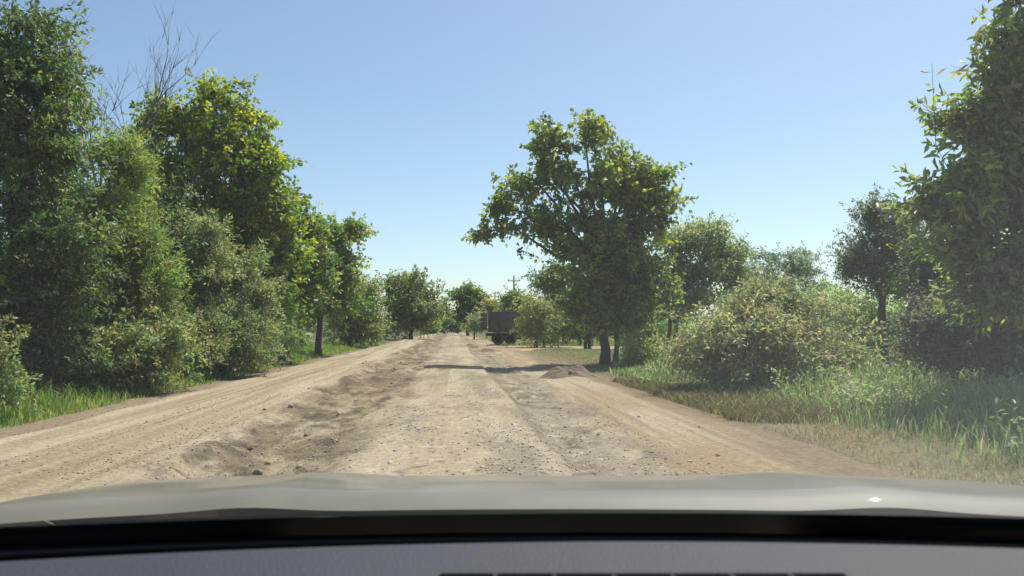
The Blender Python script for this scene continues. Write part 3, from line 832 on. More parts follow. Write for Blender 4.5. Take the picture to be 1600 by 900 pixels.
# ------------------------------------------------------------------ grass
def grass(name, label, X, Y, h, cols, seed, width=.006, lean=.35, zfun=gz, cmix=None):
    r = np.random.default_rng(seed)
    n = len(X)
    Z = np.asarray(zfun(X, Y)) - .01
    a = r.random(n) * 2 * math.pi
    side = np.stack([np.cos(a), np.sin(a), np.zeros(n)], -1)
    ld = r.random(n) * 2 * math.pi
    ln = np.stack([np.cos(ld), np.sin(ld), np.zeros(n)], -1) * (lean * h * (.3 + 1.2 * r.random(n)))[:, None]
    p0 = np.stack([X, Y, Z], -1)
    up = np.array([0, 0, 1.0])
    wdt = (width * (.6 + .8 * r.random(n)) * np.clip(Y / 9, 1, 3.0))[:, None]
    p1 = p0 + up * (h * .55)[:, None] + ln * .3
    p2 = p0 + up * (h * (.95 - .25 * r.random(n)))[:, None] + ln
    vs = np.stack([p0 - side * wdt, p0 + side * wdt, p1 + side * wdt * .8, p1 - side * wdt * .8, p2], 1).reshape(-1, 3)
    k = np.arange(n)[:, None] * 5
    fs = [k + np.array([[0, 1, 2, 3]]), k + np.array([[3, 2, 4]])]
    cols = np.array(cols)
    if cmix is None: ci = r.integers(0, len(cols), n)
    else: ci = np.array([0] * n); ci = (r.random(n)[:, None] > np.cumsum(cmix, axis=1)).sum(1).clip(0, len(cols) - 1)
    c = cols[ci] * (.75 + .5 * r.random(n))[:, None]
    o = link(name, make_mesh(name, vs, fs, np.repeat(c, 5, axis=0)), M['grass'])
    return tag(o, label, 'grass', kind='stuff')


def scatter(n, u0, u1, v0, v1, seed, power=1.0, fn=None):
    r = np.random.default_rng(seed)
    v = v0 * (v1 / v0) ** (r.random(n) ** power)
    u = u0 + (u1 - u0) * r.random(n)
    k = np.ones(n, bool) if fn is None else r.random(n) < fn(u, v)
    u, v = u[k], v[k]
    return u + SHEAR * v, v


# left verge: fresh green strip
def left_d(u, v):
    e = (fbm(v * .5, v * 0, 501, 4) - .5) * 1.0
    return sstep(-5.95, -6.5, u + e) * (1 - .55 * sstep(-8.3, -9.6, u))


X, Y = scatter(46000, -10.0, -5.9, 6.5, 75, 1, fn=left_d)
r = np.random.default_rng(3)
U_ = X - SHEAR * Y
h = (.10 + .20 * sstep(-6.3, -7.4, U_)) * (.5 + 1.0 * fbm(U_ * 1.5, Y * .8, 505)) * (.5 + r.random(len(X)))
grass('verge_grass', 'fresh green grass strip along the left edge of the dirt road', X, Y, h, [(.085, .150, .022), (.11, .165, .03), (.075, .12, .025), (.19, .19, .07)], 5, .0065)


# right verge: short dry grass, brown patch (also darkened for a reflection) and tall weeds
def right_d(u, v):
    e = (fbm(v * .4, v * 0 + 2, 511, 4) - .5) * 1.1
    pt = sstep(.38, .62, fbm(u * 1.1, v * .8, 517, 4))
    return sstep(3.75, 4.7, u + e) * (.38 + .62 * np.maximum(pt, sstep(5.5, 7.5, u)))


X, Y = scatter(120000, 3.5, 15.5, 5.6, 50, 1, fn=lambda u, v: right_d(u, v) * (1 - .75 * sstep(7.5, 11, u)))
U_ = X - SHEAR * Y
keep = ~((Y > 51.5))
X, Y, U_ = X[keep], Y[keep], U_[keep]
r = np.random.default_rng(4)
dry = np.exp(-((Y - 14.5) / 4.2) ** 2) * sstep(7.3, 5.5, U_)
grn = np.clip(.25 + .75 * sstep(5.0, 8.0, U_) - .2 * dry, 0, 1)
tall = sstep(4.2, 6.5, U_)
h = (.035 + .07 * tall + .10 * dry) * (.45 + 1.1 * fbm(U_ * 1.2, Y * .9, 515)) * (.5 + r.random(len(X))) * 1.3
cm = np.stack([grn * .5, grn * .5, (1 - grn) * .45, (1 - grn) * .55], 1)
grass('verge_grass', 'short dry and green grass of the right verge beside the dirt road', X, Y, h, [(.085, .112, .042), (.115, .128, .055), (.185, .158, .088), (.13, .105, .05)], 6, .0036, .9, cmix=cm)

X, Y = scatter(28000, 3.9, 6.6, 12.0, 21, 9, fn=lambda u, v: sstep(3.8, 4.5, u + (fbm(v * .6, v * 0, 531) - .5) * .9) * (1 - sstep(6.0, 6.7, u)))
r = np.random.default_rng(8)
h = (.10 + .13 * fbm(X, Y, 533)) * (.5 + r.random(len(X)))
grass('darkened_dry_grass', 'patch of tall brown dry grass, darkened for the vent reflection, before the arching shrub', X, Y, h, [(.072, .056, .018), (.105, .080, .030), (.050, .048, .013), (.045, .058, .013)], 9, .006, .6)  # brown of dry grass, tones also darkened for the dashboard vent's windscreen reflection

X, Y = scatter(44000, 5.2, 14.5, 8.0, 26, 1, fn=lambda u, v: sstep(5.3, 6.8, u + (fbm(v * .5, u * .5, 541, 3) - .5) * 1.5 + (v - 10) * .12))
U_ = X - SHEAR * Y
r = np.random.default_rng(10)
h = (.24 + .70 * sstep(5.6, 7.8, U_) * fbm(U_ * .9, Y * .7, 543, 3)) * (.55 + .75 * r.random(len(X)))
grass('tall_weeds', 'tall green weeds between the right verge and the dark shrubs', X, Y, h, [(.095, .145, .048), (.125, .17, .06), (.08, .115, .042), (.17, .17, .085)], 12, .008, .35)
# leafy weeds mixed in
r = np.random.default_rng(13)
X, Y = scatter(1000, 5.8, 14, 8.2, 24, 1, fn=lambda u, v: sstep(5.6, 7.2, u))
n = 26
ix = np.repeat(np.arange(len(X)), n)
hh = (.25 + .45 * r.random(len(X)))
pos = np.stack([X[ix] + r.normal(size=len(ix)) * .09, Y[ix] + r.normal(size=len(ix)) * .09, np.asarray(gz(X, Y))[ix] + .04 + hh[ix] * r.random(len(ix))], -1)
v_, f_, per = leaf_geo(pos, rand_unit(len(ix), r) + np.array([0, 0, .3]), rand_unit(len(ix), r) * .5 + np.array([0, 0, 1.]), .06 + .06 * r.random(len(ix)), .025 + .025 * r.random(len(ix)), 'quad')
cv = np.array([(.10, .155, .045), (.13, .17, .06), (.085, .12, .05), (.16, .16, .07)])[r.integers(0, 4, len(X))][ix] * (.75 + .5 * r.random(len(ix)))[:, None]
tag(link('leafy_weeds', make_mesh('leafy_weeds', v_, f_, np.repeat(cv, per, axis=0)), M['leaf']), 'small leafy weeds growing among the tall green grass on the right', 'weeds', kind='stuff')
# tufts near the side road and under the left trees
X, Y = scatter(14000, 4.2, 26, 62, 120, 1)
r = np.random.default_rng(14)
grass('field_grass', 'rough green grass beyond the side road around the truck', X, Y, .18 + .25 * r.random(len(X)), [(.11, .15, .05), (.14, .16, .06), (.20, .18, .08)], 15, .008, .4)

# ------------------------------------------------------------------ gravel, stones, clods, mound
def rock_mesh(seed, flat=.6, rough=.28, sub=1, col=(.42, .35, .25)):
    r = np.random.default_rng(seed)
    t = (1 + 5 ** .5) / 2
    v = np.array([(-1, t, 0), (1, t, 0), (-1, -t, 0), (1, -t, 0), (0, -1, t), (0, 1, t), (0, -1, -t), (0, 1, -t), (t, 0, -1), (t, 0, 1), (-t, 0, -1), (-t, 0, 1)], float)
    f = [(0, 11, 5), (0, 5, 1), (0, 1, 7), (0, 7, 10), (0, 10, 11), (1, 5, 9), (5, 11, 4), (11, 10, 2), (10, 7, 6), (7, 1, 8), (3, 9, 4), (3, 4, 2), (3, 2, 6), (3, 6, 8), (3, 8, 9), (4, 9, 5), (2, 4, 11), (6, 2, 10), (8, 6, 7), (9, 8, 1)]
    for _ in range(sub):
        vl = [tuple(x) for x in v]; cache = {}; nf = []

        def mid(a, b):
            k = (min(a, b), max(a, b))
            if k not in cache:
                vl.append(tuple((np.array(vl[a]) + np.array(vl[b])) / 2)); cache[k] = len(vl) - 1
            return cache[k]
        for a, b, c in f:
            x, y, z = mid(a, b), mid(b, c), mid(c, a); nf += [(a, x, z), (b, y, x), (c, z, y), (x, y, z)]
        v, f = np.array(vl), nf
    v /= np.linalg.norm(v, axis=1, keepdims=True)
    d = 1 + rough * (fbm(v[:, 0] * 1.6 + 5 + seed, v[:, 1] * 1.6 + v[:, 2] * 1.3 + 9, seed, 3) - .5) * 2 + r.normal(size=len(v)) * rough * .22
    v = v * d[:, None] * np.array([1, .8 + .2 * r.random(), flat])
    return v, f, np.tile(np.array(col), (len(v), 1))


# fine gravel: one mass
r = np.random.default_rng(20)
ng = 15000
X, Y = scatter(ng, -3.4, 2.8, 6.8, 30, 2, 1.15, fn=lambda u, v: .15 + .85 * sstep(.42, .58, fbm(u * 1.3, v * .6, 97, 5)) + (u > 1.1) * .4)
r2 = np.random.default_rng(24)
vl_ = 7 * (30 / 7) ** r2.random(2600); ul_ = np.choose(r2.integers(0, 3, 2600), [-4.35, -5.75, -3.6]) + r2.normal(size=2600) * .16
X = np.concatenate([X, ul_ + SHEAR * vl_]); Y = np.concatenate([Y, vl_])
sz = .004 + .012 * r.random(len(X)) ** 2.2
octv = np.array([(1, 0, 0), (-1, 0, 0), (0, 1, 0), (0, -1, 0), (0, 0, 1), (0, 0, -1)], float)
octf = np.array([(0, 2, 4), (2, 1, 4), (1, 3, 4), (3, 0, 4), (2, 0, 5), (1, 2, 5), (3, 1, 5), (0, 3, 5)])
jit = 1 + .5 * (r.random((len(X), 6, 3)) - .5)
a = r.random(len(X)) * 6.28
ov = octv[None] * jit * sz[:, None, None] * np.array([1.2, .9, .65])
ox = ov[..., 0] * np.cos(a)[:, None] - ov[..., 1] * np.sin(a)[:, None]; oy = ov[..., 0] * np.sin(a)[:, None] + ov[..., 1] * np.cos(a)[:, None]
zz = road_z(X, Y)
vs = np.stack([ox + X[:, None], oy + Y[:, None], ov[..., 2] + (zz + sz * .25)[:, None]], -1).reshape(-1, 3)
fs = (np.arange(len(X))[:, None, None] * 6 + octf[None]).reshape(-1, 3)
gcol = np.array([(.46, .40, .31), (.36, .30, .22), (.22, .165, .11), (.50, .44, .36)])[r.integers(0, 4, len(X))]
tag(link('gravel', make_mesh('gravel', vs, fs, np.repeat(gcol, 6, axis=0)), M['clod']), 'loose gravel scattered over the broken middle of the dirt road', 'gravel', kind='stuff')

pale_meshes = [make_mesh('stone', *rock_mesh(600 + i, .6, .22, 1, c)) for i, c in enumerate(((.46, .40, .31), (.40, .345, .26), (.50, .44, .36)))]
clod_meshes = [make_mesh('dirt_clod', *rock_mesh(620 + i, .65, .4, 1, c)) for i, c in enumerate(((.30, .225, .14), (.34, .255, .16), (.25, .185, .12)))]
for me in pale_meshes + clod_meshes:
    me.materials.append(M['rock'])
r = np.random.default_rng(21)


TONE = {'stone': ('pale grey', 'tan', 'whitish'), 'dirt_clod': ('brown', 'light brown', 'dark brown')}


def strew(meshes, name, where, group, spots):
    for (u, v, s) in spots:
        mi = int(r.integers(0, len(meshes)))
        o = link(name, meshes[mi], None)
        x = u + SHEAR * v
        o.location = (x, v, float(road_z(x, v)[0]) + s * .25)
        o.scale = (s * r.uniform(.9, 1.4), s * r.uniform(.8, 1.1), s * r.uniform(.8, 1.1))
        o.rotation_euler = (r.normal() * .2, r.normal() * .2, r.random() * 6.28)
        size = 'larger' if s > .75 * max(q[2] for q in spots) else ('small' if s < .5 * max(q[2] for q in spots) else 'middling')
        along = 'beyond the bonnet' if v < 10 else ('before the tree shadow' if v < 24 else 'past the tree shadow')
        w_ = where(u) if callable(where) else where
        tag(o, f"{size} {TONE[name][mi]} {'stone' if name == 'stone' else 'earth clod'} {w_}, {along}", 'stone' if name == 'stone' else 'clod', group)


strew(pale_meshes, 'stone', lambda u: 'in the rubble beside the left lane' if u < -1.1 else ('on the middle strip of the road' if u < 1.1 else 'in the gravel trough beside the middle strip'), 'stones on the road',
      [(r.uniform(-3.0, 2.6), 7.3 * (14 / 7.3) ** r.random(), r.uniform(.014, .032)) for _ in range(46)])
strew(clod_meshes, 'dirt_clod', 'in the rubble beside the left lane', 'earth clods along the rut',
      [(-2.3 + r.normal() * .55, 8 * (34 / 8) ** r.random(), r.uniform(.02, .055)) for _ in range(34)])
strew(clod_meshes, 'dirt_clod', lambda u: 'on gravel right of the middle strip' if u < 2.3 else 'on orange dirt in the right lane', 'earth clods on the right lane',
      [(r.uniform(1.2, 3.6), 8 * (40 / 8) ** r.random(), r.uniform(.014, .032)) for _ in range(26)])

# earth mound at the foot of the maple
def mound(label, px, py, wx, wy, hz, seed):
    c = ground(px, py)
    n = 46
    a, b = np.meshgrid(np.linspace(-1, 1, n), np.linspace(-1, 1, n))
    rr = np.sqrt(a ** 2 + b ** 2)
    z = hz * np.clip(1 - rr ** 1.5, -.08, 1) * (.35 + 1.3 * fbm(a * 2.4 + seed, b * 2.4, seed, 4)) + .55 * hz * (fbm(a * 6, b * 6, seed + 3, 4) - .5) * np.clip(1.1 - rr, 0, 1) - .03
    base = max(float(gz(c.x, c.y)), -.03)
    o = link('earth_mound', make_mesh('earth_mound', np.stack([a * wx, b * wy, z], -1).reshape(-1, 3), grid_faces(n, n),
             (np.array([.20, .155, .105]) * (.5 + 1.0 * fbm(a * 4, b * 4, seed + 5, 4))[..., None]).reshape(-1, 3), True), M['clod'])
    o.location = (c.x, c.y, base)
    tag(o, label, 'mound')
    for k in range(5):
        me = clod_meshes[k % 3]
        q = link('lump', me, None, o)
        ang = k * 2.4; d = .25 + .5 * ((k * 37) % 10) / 10
        q.location = (math.cos(ang) * wx * d, math.sin(ang) * wy * d, hz * (.75 - .6 * d))
        s = .025 + .03 * ((k * 53) % 10) / 10
        q.scale = (s * 1.3, s, s); q.rotation_euler = (0, .2, k)


mound('heap of scraped up earth and turf at the road edge before the big maple', 888, 590, .95, .8, .45, 3)
mound('low dark lump of dug earth in the road near the side road junction', 734, 543, .9, 1.0, .34, 9)
mound('low ridge of pushed up earth across the far part of the road', 762, 549, 1.1, 1.2, .25, 14)

# ------------------------------------------------------------------ power poles and wires
M['concrete'] = plain('pole_concrete', (.17, .145, .12), .9, noise=.2, scale=4)
M['porcelain'] = plain('porcelain', (.5, .48, .44), .25, noise=.05)
M['wire'] = plain('wire_metal', (.10, .10, .10), .5, metal=.5, noise=.05)
pole_xy = [(-3.9, 176.0), (.3, 118.0), (4.6, 60.0 + 8)]
pole_lb = ['thin distant power pole farther down the road', 'power pole with two cross arms behind the dark green tree', 'power pole hidden in the crown behind the big maple']
POLE_H = 9.6
for (x, y), lb in zip(pole_xy, pole_lb):
    p = empty('power_pole', (x, y, float(gz(x, y)) - .1)); tag(p, lb, 'pole', 'power poles along the road')
    MB().tube([(0, 0, 0), (0, 0, POLE_H * .5), (0, 0, POLE_H)], [.2, .16, .11], 10).build('post', M['concrete'], p, True)
    for z, wd in ((POLE_H - .75, 1.9), (POLE_H - 2.6, 1.5)):
        ca = MB().box((0, .17, z), (wd, .12, .13), bev=.02).build('cross_arm', M['concrete'], p)
        for s in (-1, 1):
            MB().lathe([(0, .03), (.05, .055), (.12, .06), (.16, .03), (.22, .045), (.25, .02)], (s * (wd / 2 - .12), .17, z + .06), 'z', 10).build('insulator', M['porcelain'], ca, True)
    MB().lathe([(0, .03), (.05, .055), (.12, .06), (.16, .03), (.22, .045), (.25, .02)], (0, 0, POLE_H - .02), 'z', 10).build('insulator', M['porcelain'], p, True)


def wire(a, b, sag, label):
    pts = [Vector(a).lerp(Vector(b), t / 16) + Vector((0, 0, -sag * 4 * (t / 16) * (1 - t / 16))) for t in range(17)]
    o = MB().tube(pts, .013, 5).build('wire', M['wire'])
    tag(o, label, 'wire', 'overhead wires')


for i in (0, 1):
    (x0, y0), (x1, y1) = pole_xy[i], pole_xy[i + 1]
    for s in (-1, 1):
        for z, wd in ((POLE_H - .75, 1.9), (POLE_H - 2.6, 1.5)):
            wire((x0 + s * (wd / 2 - .12), y0 + .17, z + .2), (x1 + s * (wd / 2 - .12), y1 + .17, z + .2), 1.0,
                 ('upper' if z > POLE_H - 1 else 'lower') + ' arm wire on the ' + ('road' if s < 0 else 'field') + ' side, ' + ('between the distant and the two armed pole', 'from the two armed pole towards the maple')[i])
xb, yb = pole_xy[2]
qx, qy = 62.0, 84.0
p = empty('power_pole', (qx, qy, float(gz(qx, qy)) - .1)); tag(p, 'power pole far right behind the large walnut', 'pole', 'power poles along the road')
MB().tube([(0, 0, 0), (0, 0, 4.5), (0, 0, 8.4)], [.2, .16, .11], 10).build('post', M['concrete'], p, True)
MB().box((0, .17, 7.6), (1.5, .12, .13), bev=.02).build('cross_arm', M['concrete'], p)
wire((xb, yb + .17, 6.8), (qx, qy + .17, 7.7), 1.2, 'long thin wire passing right behind the distant flat topped tree')

# ------------------------------------------------------------------ dump truck
M['truck_body'] = plain('truck_body_paint', (.075, .072, .058), .8, noise=.25, scale=1.6, dirt=(.11, .098, .075))
M['truck_board'] = plain('truck_boards', (.09, .06, .045), .85, noise=.3, scale=2.0)
M['truck_dark'] = plain('truck_chassis', (.03, .03, .028), .8, noise=.3, scale=4)
M['rubber'] = plain('rubber', (.028, .026, .024), .85, noise=.3, scale=6, dirt=(.09, .075, .055))
M['truck_cab'] = plain('truck_cab_paint', (.10, .14, .17), .5, noise=.2, scale=2)
M['glass'] = plain('dark_glass', (.02, .025, .03), .08, noise=.05)
M['rim'] = plain('rim_paint', (.16, .15, .13), .7, noise=.2, scale=5)
T0 = at(757, 539, 66)
T = empty('dump_truck', (T0.x, 66.0, .06), R(2)); tag(T, 'weathered grey brown dump truck parked on the side road behind bushes', 'truck')
W_ = 2.4
# local x: rear 0 -> front 7, near side at y=-1.2
bed = MB()
bed.box((2.55, 0, 1.12), (4.5, W_ - .1, .10), bev=.02)
bed.build('bed_floor', M['truck_body'], T)
for s in (-1, 1):
    wall = MB().box((2.55, s * 1.17, 1.98), (4.5, .06, 1.62), bev=.015).build('side_wall', M['truck_body'], T)
    for k in range(7):
        MB().box((.38 + k * .725, s * 1.225, 1.98), (.09, .055, 1.58), bev=.012).build('rib', M['truck_body'], wall)
    for z in (1.2, 2.05, 2.76):
        MB().box((2.55, s * 1.262, z), (4.5, .02, .09)).build('rail', M['truck_body'], wall)
MB().box((4.82, 0, 2.05), (.06, 2.28, 1.8), bev=.015).build('front_wall', M['truck_body'], T)
MB().box((5.15, 0, 2.98), (.75, 2.3, .07), bev=.02).build('canopy_plate', M['truck_body'], T)
gate = empty('tailgate', (.22, -1.17, 1.2)); gate.parent = T; gate.rotation_euler = (0, 0, R(168))
for k in range(4):
    MB().box((.30, 0, .2 + k * .37), (.52, .05, .33), bev=.01).build('board', M['truck_board'], gate)
MB().box((.06, -.05, .75), (.08, .04, 1.5)).build('stile', M['truck_body'], gate)
ch = MB()
for s in (-1, 1): ch.box((3.4, s * .42, .86), (6.6, .10, .24))
for x in (.25, 1.9, 3.6, 5.2, 6.6): ch.box((x, 0, .86), (.10, .74, .20))
ch.build('chassis', M['truck_dark'], T)
MB().box((.2, 0, .62), (.12, 2.2, .12), bev=.02).build('rear_bumper', M['truck_dark'], T)
for s in (-1, 1):
    MB().box((2.75, s * .85, .68), (.8, .55, .42), bev=.06).build('fuel_tank', M['truck_dark'], T)
for x, dual in ((1.15, True), (2.05 + .15, True), (5.75, False)):
    MB().tube([(x, -1.0, .52), (x, 1.0, .52)], .07, 8).build('axle', M['truck_dark'], T)
    for s in (-1, 1):
        for o_ in ((0.98, .66) if dual else (1.02,)):
            wl = empty('wheel', (x, s * o_, .52)); wl.parent = T
            MB().lathe([(-.14, .30), (-.15, .46), (-.11, .515), (0, .525), (.11, .515), (.15, .46), (.14, .30)], (0, 0, 0), 'y', 28).build('tyre', M['rubber'], wl, True)
            MB().lathe([(-.09, .05), (-.13, .12), (-.06, .24), (-.12, .30), (.12, .30), (.06, .24), (.13, .12), (.09, .05)], (0, 0, 0), 'y', 20).build('rim', M['rim'], wl, True)
    if dual is False or x > 2:
        pass
for s in (-1, 1):
    MB().box((.62, s * .85, .62), (.03, .6, .5)).build('mudflap', M['truck_dark'], T)
cab = MB()
pr = [(5.02, .72), (6.9, .72), (7.02, 1.0), (7.0, 1.55), (6.55, 2.5), (6.3, 2.62), (5.1, 2.62), (5.02, 2.5)]
vs = [(x, -1.15, z) for x, z in pr] + [(x, 1.15, z) for x, z in pr]
m_ = len(pr)
cab.add(vs, [tuple(range(m_)), tuple(range(2 * m_ - 1, m_ - 1, -1))] + [(i, m_ + i, m_ + (i + 1) % m_, (i + 1) % m_) for i in range(m_)])
cb = cab.build('cab', M['truck_cab'], T)
for s in (-1, 1):
    MB().add([(5.5, s * 1.16, 1.6), (6.72, s * 1.16, 1.6), (6.42, s * 1.16, 2.35), (5.5, s * 1.16, 2.35)], [(0, 1, 2, 3)]).build('side_window', M['glass'], cb)
    MB().box((5.55, s * 1.18, 1.4), (.14, .03, .04)).build('door_handle', M['truck_dark'], cb)
    MB().lathe([(0, .10), (.03, .10), (.05, .07)], (7.0, s * .85, .95), 'x', 14).build('headlight', M['porcelain'], cb, True)
MB().add([(7.005, -1.0, 1.62), (7.005, 1.0, 1.62), (6.60, 1.0, 2.46), (6.60, -1.0, 2.46)], [(0, 1, 2, 3)]).build('windscreen', M['glass'], cb)
MB().box((7.08, 0, .66), (.16, 2.3, .26), bev=.04).build('front_bumper', M['truck_dark'], T)

# small house behind the truck
M['plaster'] = plain('house_plaster', (.42, .37, .30), .9, noise=.15, scale=2)
M['roof'] = plain('roof_sheet', (.12, .075, .058), .85, noise=.25, scale=1.2)
M['window_frame'] = plain('window_frame', (.5, .48, .44), .6, noise=.1)
hx = at(803, 500, 132)
Hs = empty('small_house', (hx.x, 128, float(gz(hx.x, 128)) - .05), R(-4)); tag(Hs, 'low house with a rusty brown roof far behind the truck', 'house')
wl = MB(); wl.box((0, 0, 1.35), (6.5, 5.0, 2.7))
wl.add([(-3.25, -2.5, 2.7), (-3.25, 2.5, 2.7), (-3.25, 0, 4.4)], [(0, 1, 2)]); wl.add([(3.25, -2.5, 2.7), (3.25, 2.5, 2.7), (3.25, 0, 4.4)], [(0, 1, 2)])
wl.build('wall', M['plaster'], Hs)
rf = MB()
for s in (-1, 1):
    a0 = [(-3.6, s * 2.95, 2.42), (3.6, s * 2.95, 2.42), (3.6, 0, 4.47), (-3.6, 0, 4.47)]
    rf.add(a0 + [(x, y, z + .1) for x, y, z in a0], [(0, 1, 2, 3), (4, 5, 6, 7), (0, 1, 5, 4), (1, 2, 6, 5), (2, 3, 7, 6), (3, 0, 4, 7)])
rfo = rf.build('roof', M['roof'], Hs)
MB().box((1.2, .4, 4.7), (.5, .5, 1.0), bev=.02).build('chimney', M['plaster'], rfo)
MB().box((.3, -2.52, 1.05), (.95, .06, 2.1), bev=.01).build('door', M['roof'], Hs)
for x in (-1.9, 2.0):
    wn = MB().box((x, -2.515, 1.55), (1.1, .05, 1.2), bev=.01).build('window', M['window_frame'], Hs)
    for s in (-1, 1): MB().box((x + s * .26, -2.55, 1.55), (.44, .02, 1.02)).build('pane', M['glass'], wn)

# concrete marker posts far down the road
for x, y, lb in ((686, 200, 'pale short post below the poplar at the far end of the road'), (697, 205, 'pale short post beside the road at its far end, nearer the narrow dark tree')):
    q = at(x, 515, y)
    o = MB().box((0, 0, .7), (.3, .3, 1.5), bev=.05).build('marker_post', M['porcelain']); o.location = (q.x, y, float(gz(q.x, y)))
    tag(o, lb, 'post', 'marker posts at the far end of the road')

# ------------------------------------------------------------------ the car we look out of
M['car_paint'] = plain('champagne_paint', (.145, .130, .098), .55, metal=.0, spec=.3, noise=.08, scale=7, coat=.35, dirt=(.19, .170, .128))
M['car_black'] = plain('black_trim', (.012, .012, .013), .35, noise=.2, scale=10)
M['frit'] = plain('glass_border_black', (.022, .022, .026), .25, noise=.2, scale=12, spec=.6)
M['dash'] = plain('dash_plastic', (.022, .026, .033), .6, noise=.10, scale=420, bump=.25)
M['vent'] = plain('vent_black', (.006, .006, .006), .9, noise=.2, scale=20, spec=.03)
M['lamp_clear'] = plain('headlight_clear', (.6, .6, .6), .1, metal=.6, noise=.05)
CX = .08
Car = empty('car', (CX, 0, 0)); tag(Car, 'beige car whose bonnet and grey dashboard fill the lower edge', 'car')


def hood_z(x, y):
    prof = np.interp(y, [.80, .95, 1.05, 1.2, 1.4, 1.6, 1.75, 1.9, 2.05, 2.2, 2.3, 2.36], [1.205, 1.222, 1.217, 1.204, 1.180, 1.150, 1.122, 1.086, 1.036, .955, .86, .76])
    ax = np.abs(x)
    z = prof - .010 * (ax / .8) ** 4 - .22 * np.clip(ax - .80, 0, 1) ** 1.5 * 2.2
    # two pressed ridges
    z = z + .005 * np.exp(-((ax - .47) / .07) ** 2) * sstep(2.3, 1.6, y) - .003 * (1 - sstep(.30, .44, ax)) * sstep(2.3, 1.7, y)
    # rounded front corners
    z = z - .55 * np.clip((y - 1.35) + (ax - .86) * 1.6, 0, 1) ** 1.6 * np.clip((ax - .45) / .45, 0, 1)
    return z


hxs = np.linspace(-.93, .93, 94); ht = np.linspace(0, 1, 70)
HX, HT = np.meshgrid(hxs, ht)
HY0 = 1.15 - .16 * HX ** 2
HY = HY0 + (2.36 - .10 * HX ** 2 - HY0) * HT
HZ = hood_z(HX, HY)
# rear lip curls down
lip = np.clip(1 - (HY - HY0) / .055, 0, 1)
HZ = HZ - .022 * lip ** 2
link('bonnet', make_mesh('bonnet', np.stack([HX, HY, HZ], -1).reshape(-1, 3), grid_faces(*HX.shape), smooth=True), M['car_paint'], Car)
for s in (-1, 1):
    fy = np.linspace(.55, 2.3, 30); fz = np.linspace(0, 1, 8)
    FY, FT = np.meshgrid(fy, fz)
    ed_y = np.clip(FY, .79, 2.27)
    TZ = hood_z(np.full_like(FY, .93), ed_y)
    FZ = TZ * (1 - FT) + .38 * FT
    FX = .932 + .05 * np.sin(math.pi * np.clip(FT, 0, 1)) ** .7 * (1 - .3 * FT)
    arch = ((FY - 1.62) ** 2 + (FZ - .34) ** 2) < .36 ** 2
    link('fender', make_mesh('fender', np.stack([s * FX, FY, FZ], -1).reshape(-1, 3), grid_faces(*FY.shape), smooth=True), M['car_paint'], Car)
    wl = empty('wheel', (s * .80, 1.62, .36)); wl.parent = Car
    MB().lathe([(-.10, .20), (-.11, .31), (-.08, .345), (0, .35), (.08, .345), (.11, .31), (.10, .20)], (0, 0, 0), 'x', 28).build('tyre', M['rubber'], wl, True)
    MB().lathe([(-.09, .06), (-.03, .12), (-.09, .21), (.09, .21), (.03, .12), (.09, .06)], (0, 0, 0), 'x', 20).build('rim', M['rim'], wl, True)
    MB().add([(s * .50, 2.28, .72), (s * .82, 2.20, .74), (s * .88, 2.05, .84), (s * .52, 2.26, .82), (s * .50, 2.36, .70), (s * .83, 2.28, .72), (s * .93, 2.08, .80), (s * .52, 2.33, .80)],
             [(0, 1, 2, 3), (4, 5, 6, 7), (0, 1, 5, 4), (1, 2, 6, 5), (2, 3, 7, 6), (3, 0, 4, 7)]).build('headlight', M['lamp_clear'], Car)
    # windscreen pillar
    MB().tube([(s * .80, .86, 1.16), (s * .72, .42, 1.46), (s * .62, -.06, 1.72), (s * .58, -.35, 1.78)], [.035, .035, .035, .035], 8).build('pillar', M['car_black'], Car, True)
    MB().box((s * .93, -.35, .80), (.05, 1.7, .80), bev=.02).build('door', M['car_paint'], Car)
MB().box((0, 2.36, .52), (1.7, .14, .42), bev=.06).build('bumper', M['car_paint'], Car)
MB().box((0, 2.435, .70), (.9, .03, .16), bev=.01).build('grille', M['car_black'], Car)
MB().box((0, -.85, 1.80), (1.25, 1.3, .05), bev=.02).build('roof', M['car_paint'], Car)
MB().box((0, .1, .36), (1.7, 3.2, .08), bev=.02).build('floor_pan', M['car_black'], Car)

# cowl under the glass
cw = MB()
xs = np.linspace(-.88, .88, 24)
for i in range(23):
    x0, x1 = xs[i], xs[i + 1]
    y0, y1 = 1.18 - .16 * x0 ** 2, 1.18 - .16 * x1 ** 2
    cw.add([(x0, y0, 1.175), (x1, y1, 1.175), (x1, y1 - .25, 1.155), (x0, y0 - .25, 1.155)], [(0, 1, 2, 3)])
cw.build('cowl', M['car_black'], Car, True)

for x0, x1 in ((-.62, -.02), (.02, .66)):
    wp = MB().tube([(x0, .985 - .16 * x0 * x0, 1.185), ((x0 + x1) / 2, .985, 1.205), (x1, .965 - .12 * x1 * x1, 1.200)], [.011, .009, .006], 6).build('wiper_arm', M['car_black'], Car, True)
    MB().box(((x0 + x1) / 2 + .1, .955, 1.198), (.52, .012, .022), bev=.004).build('wiper_blade', M['car_black'], wp)

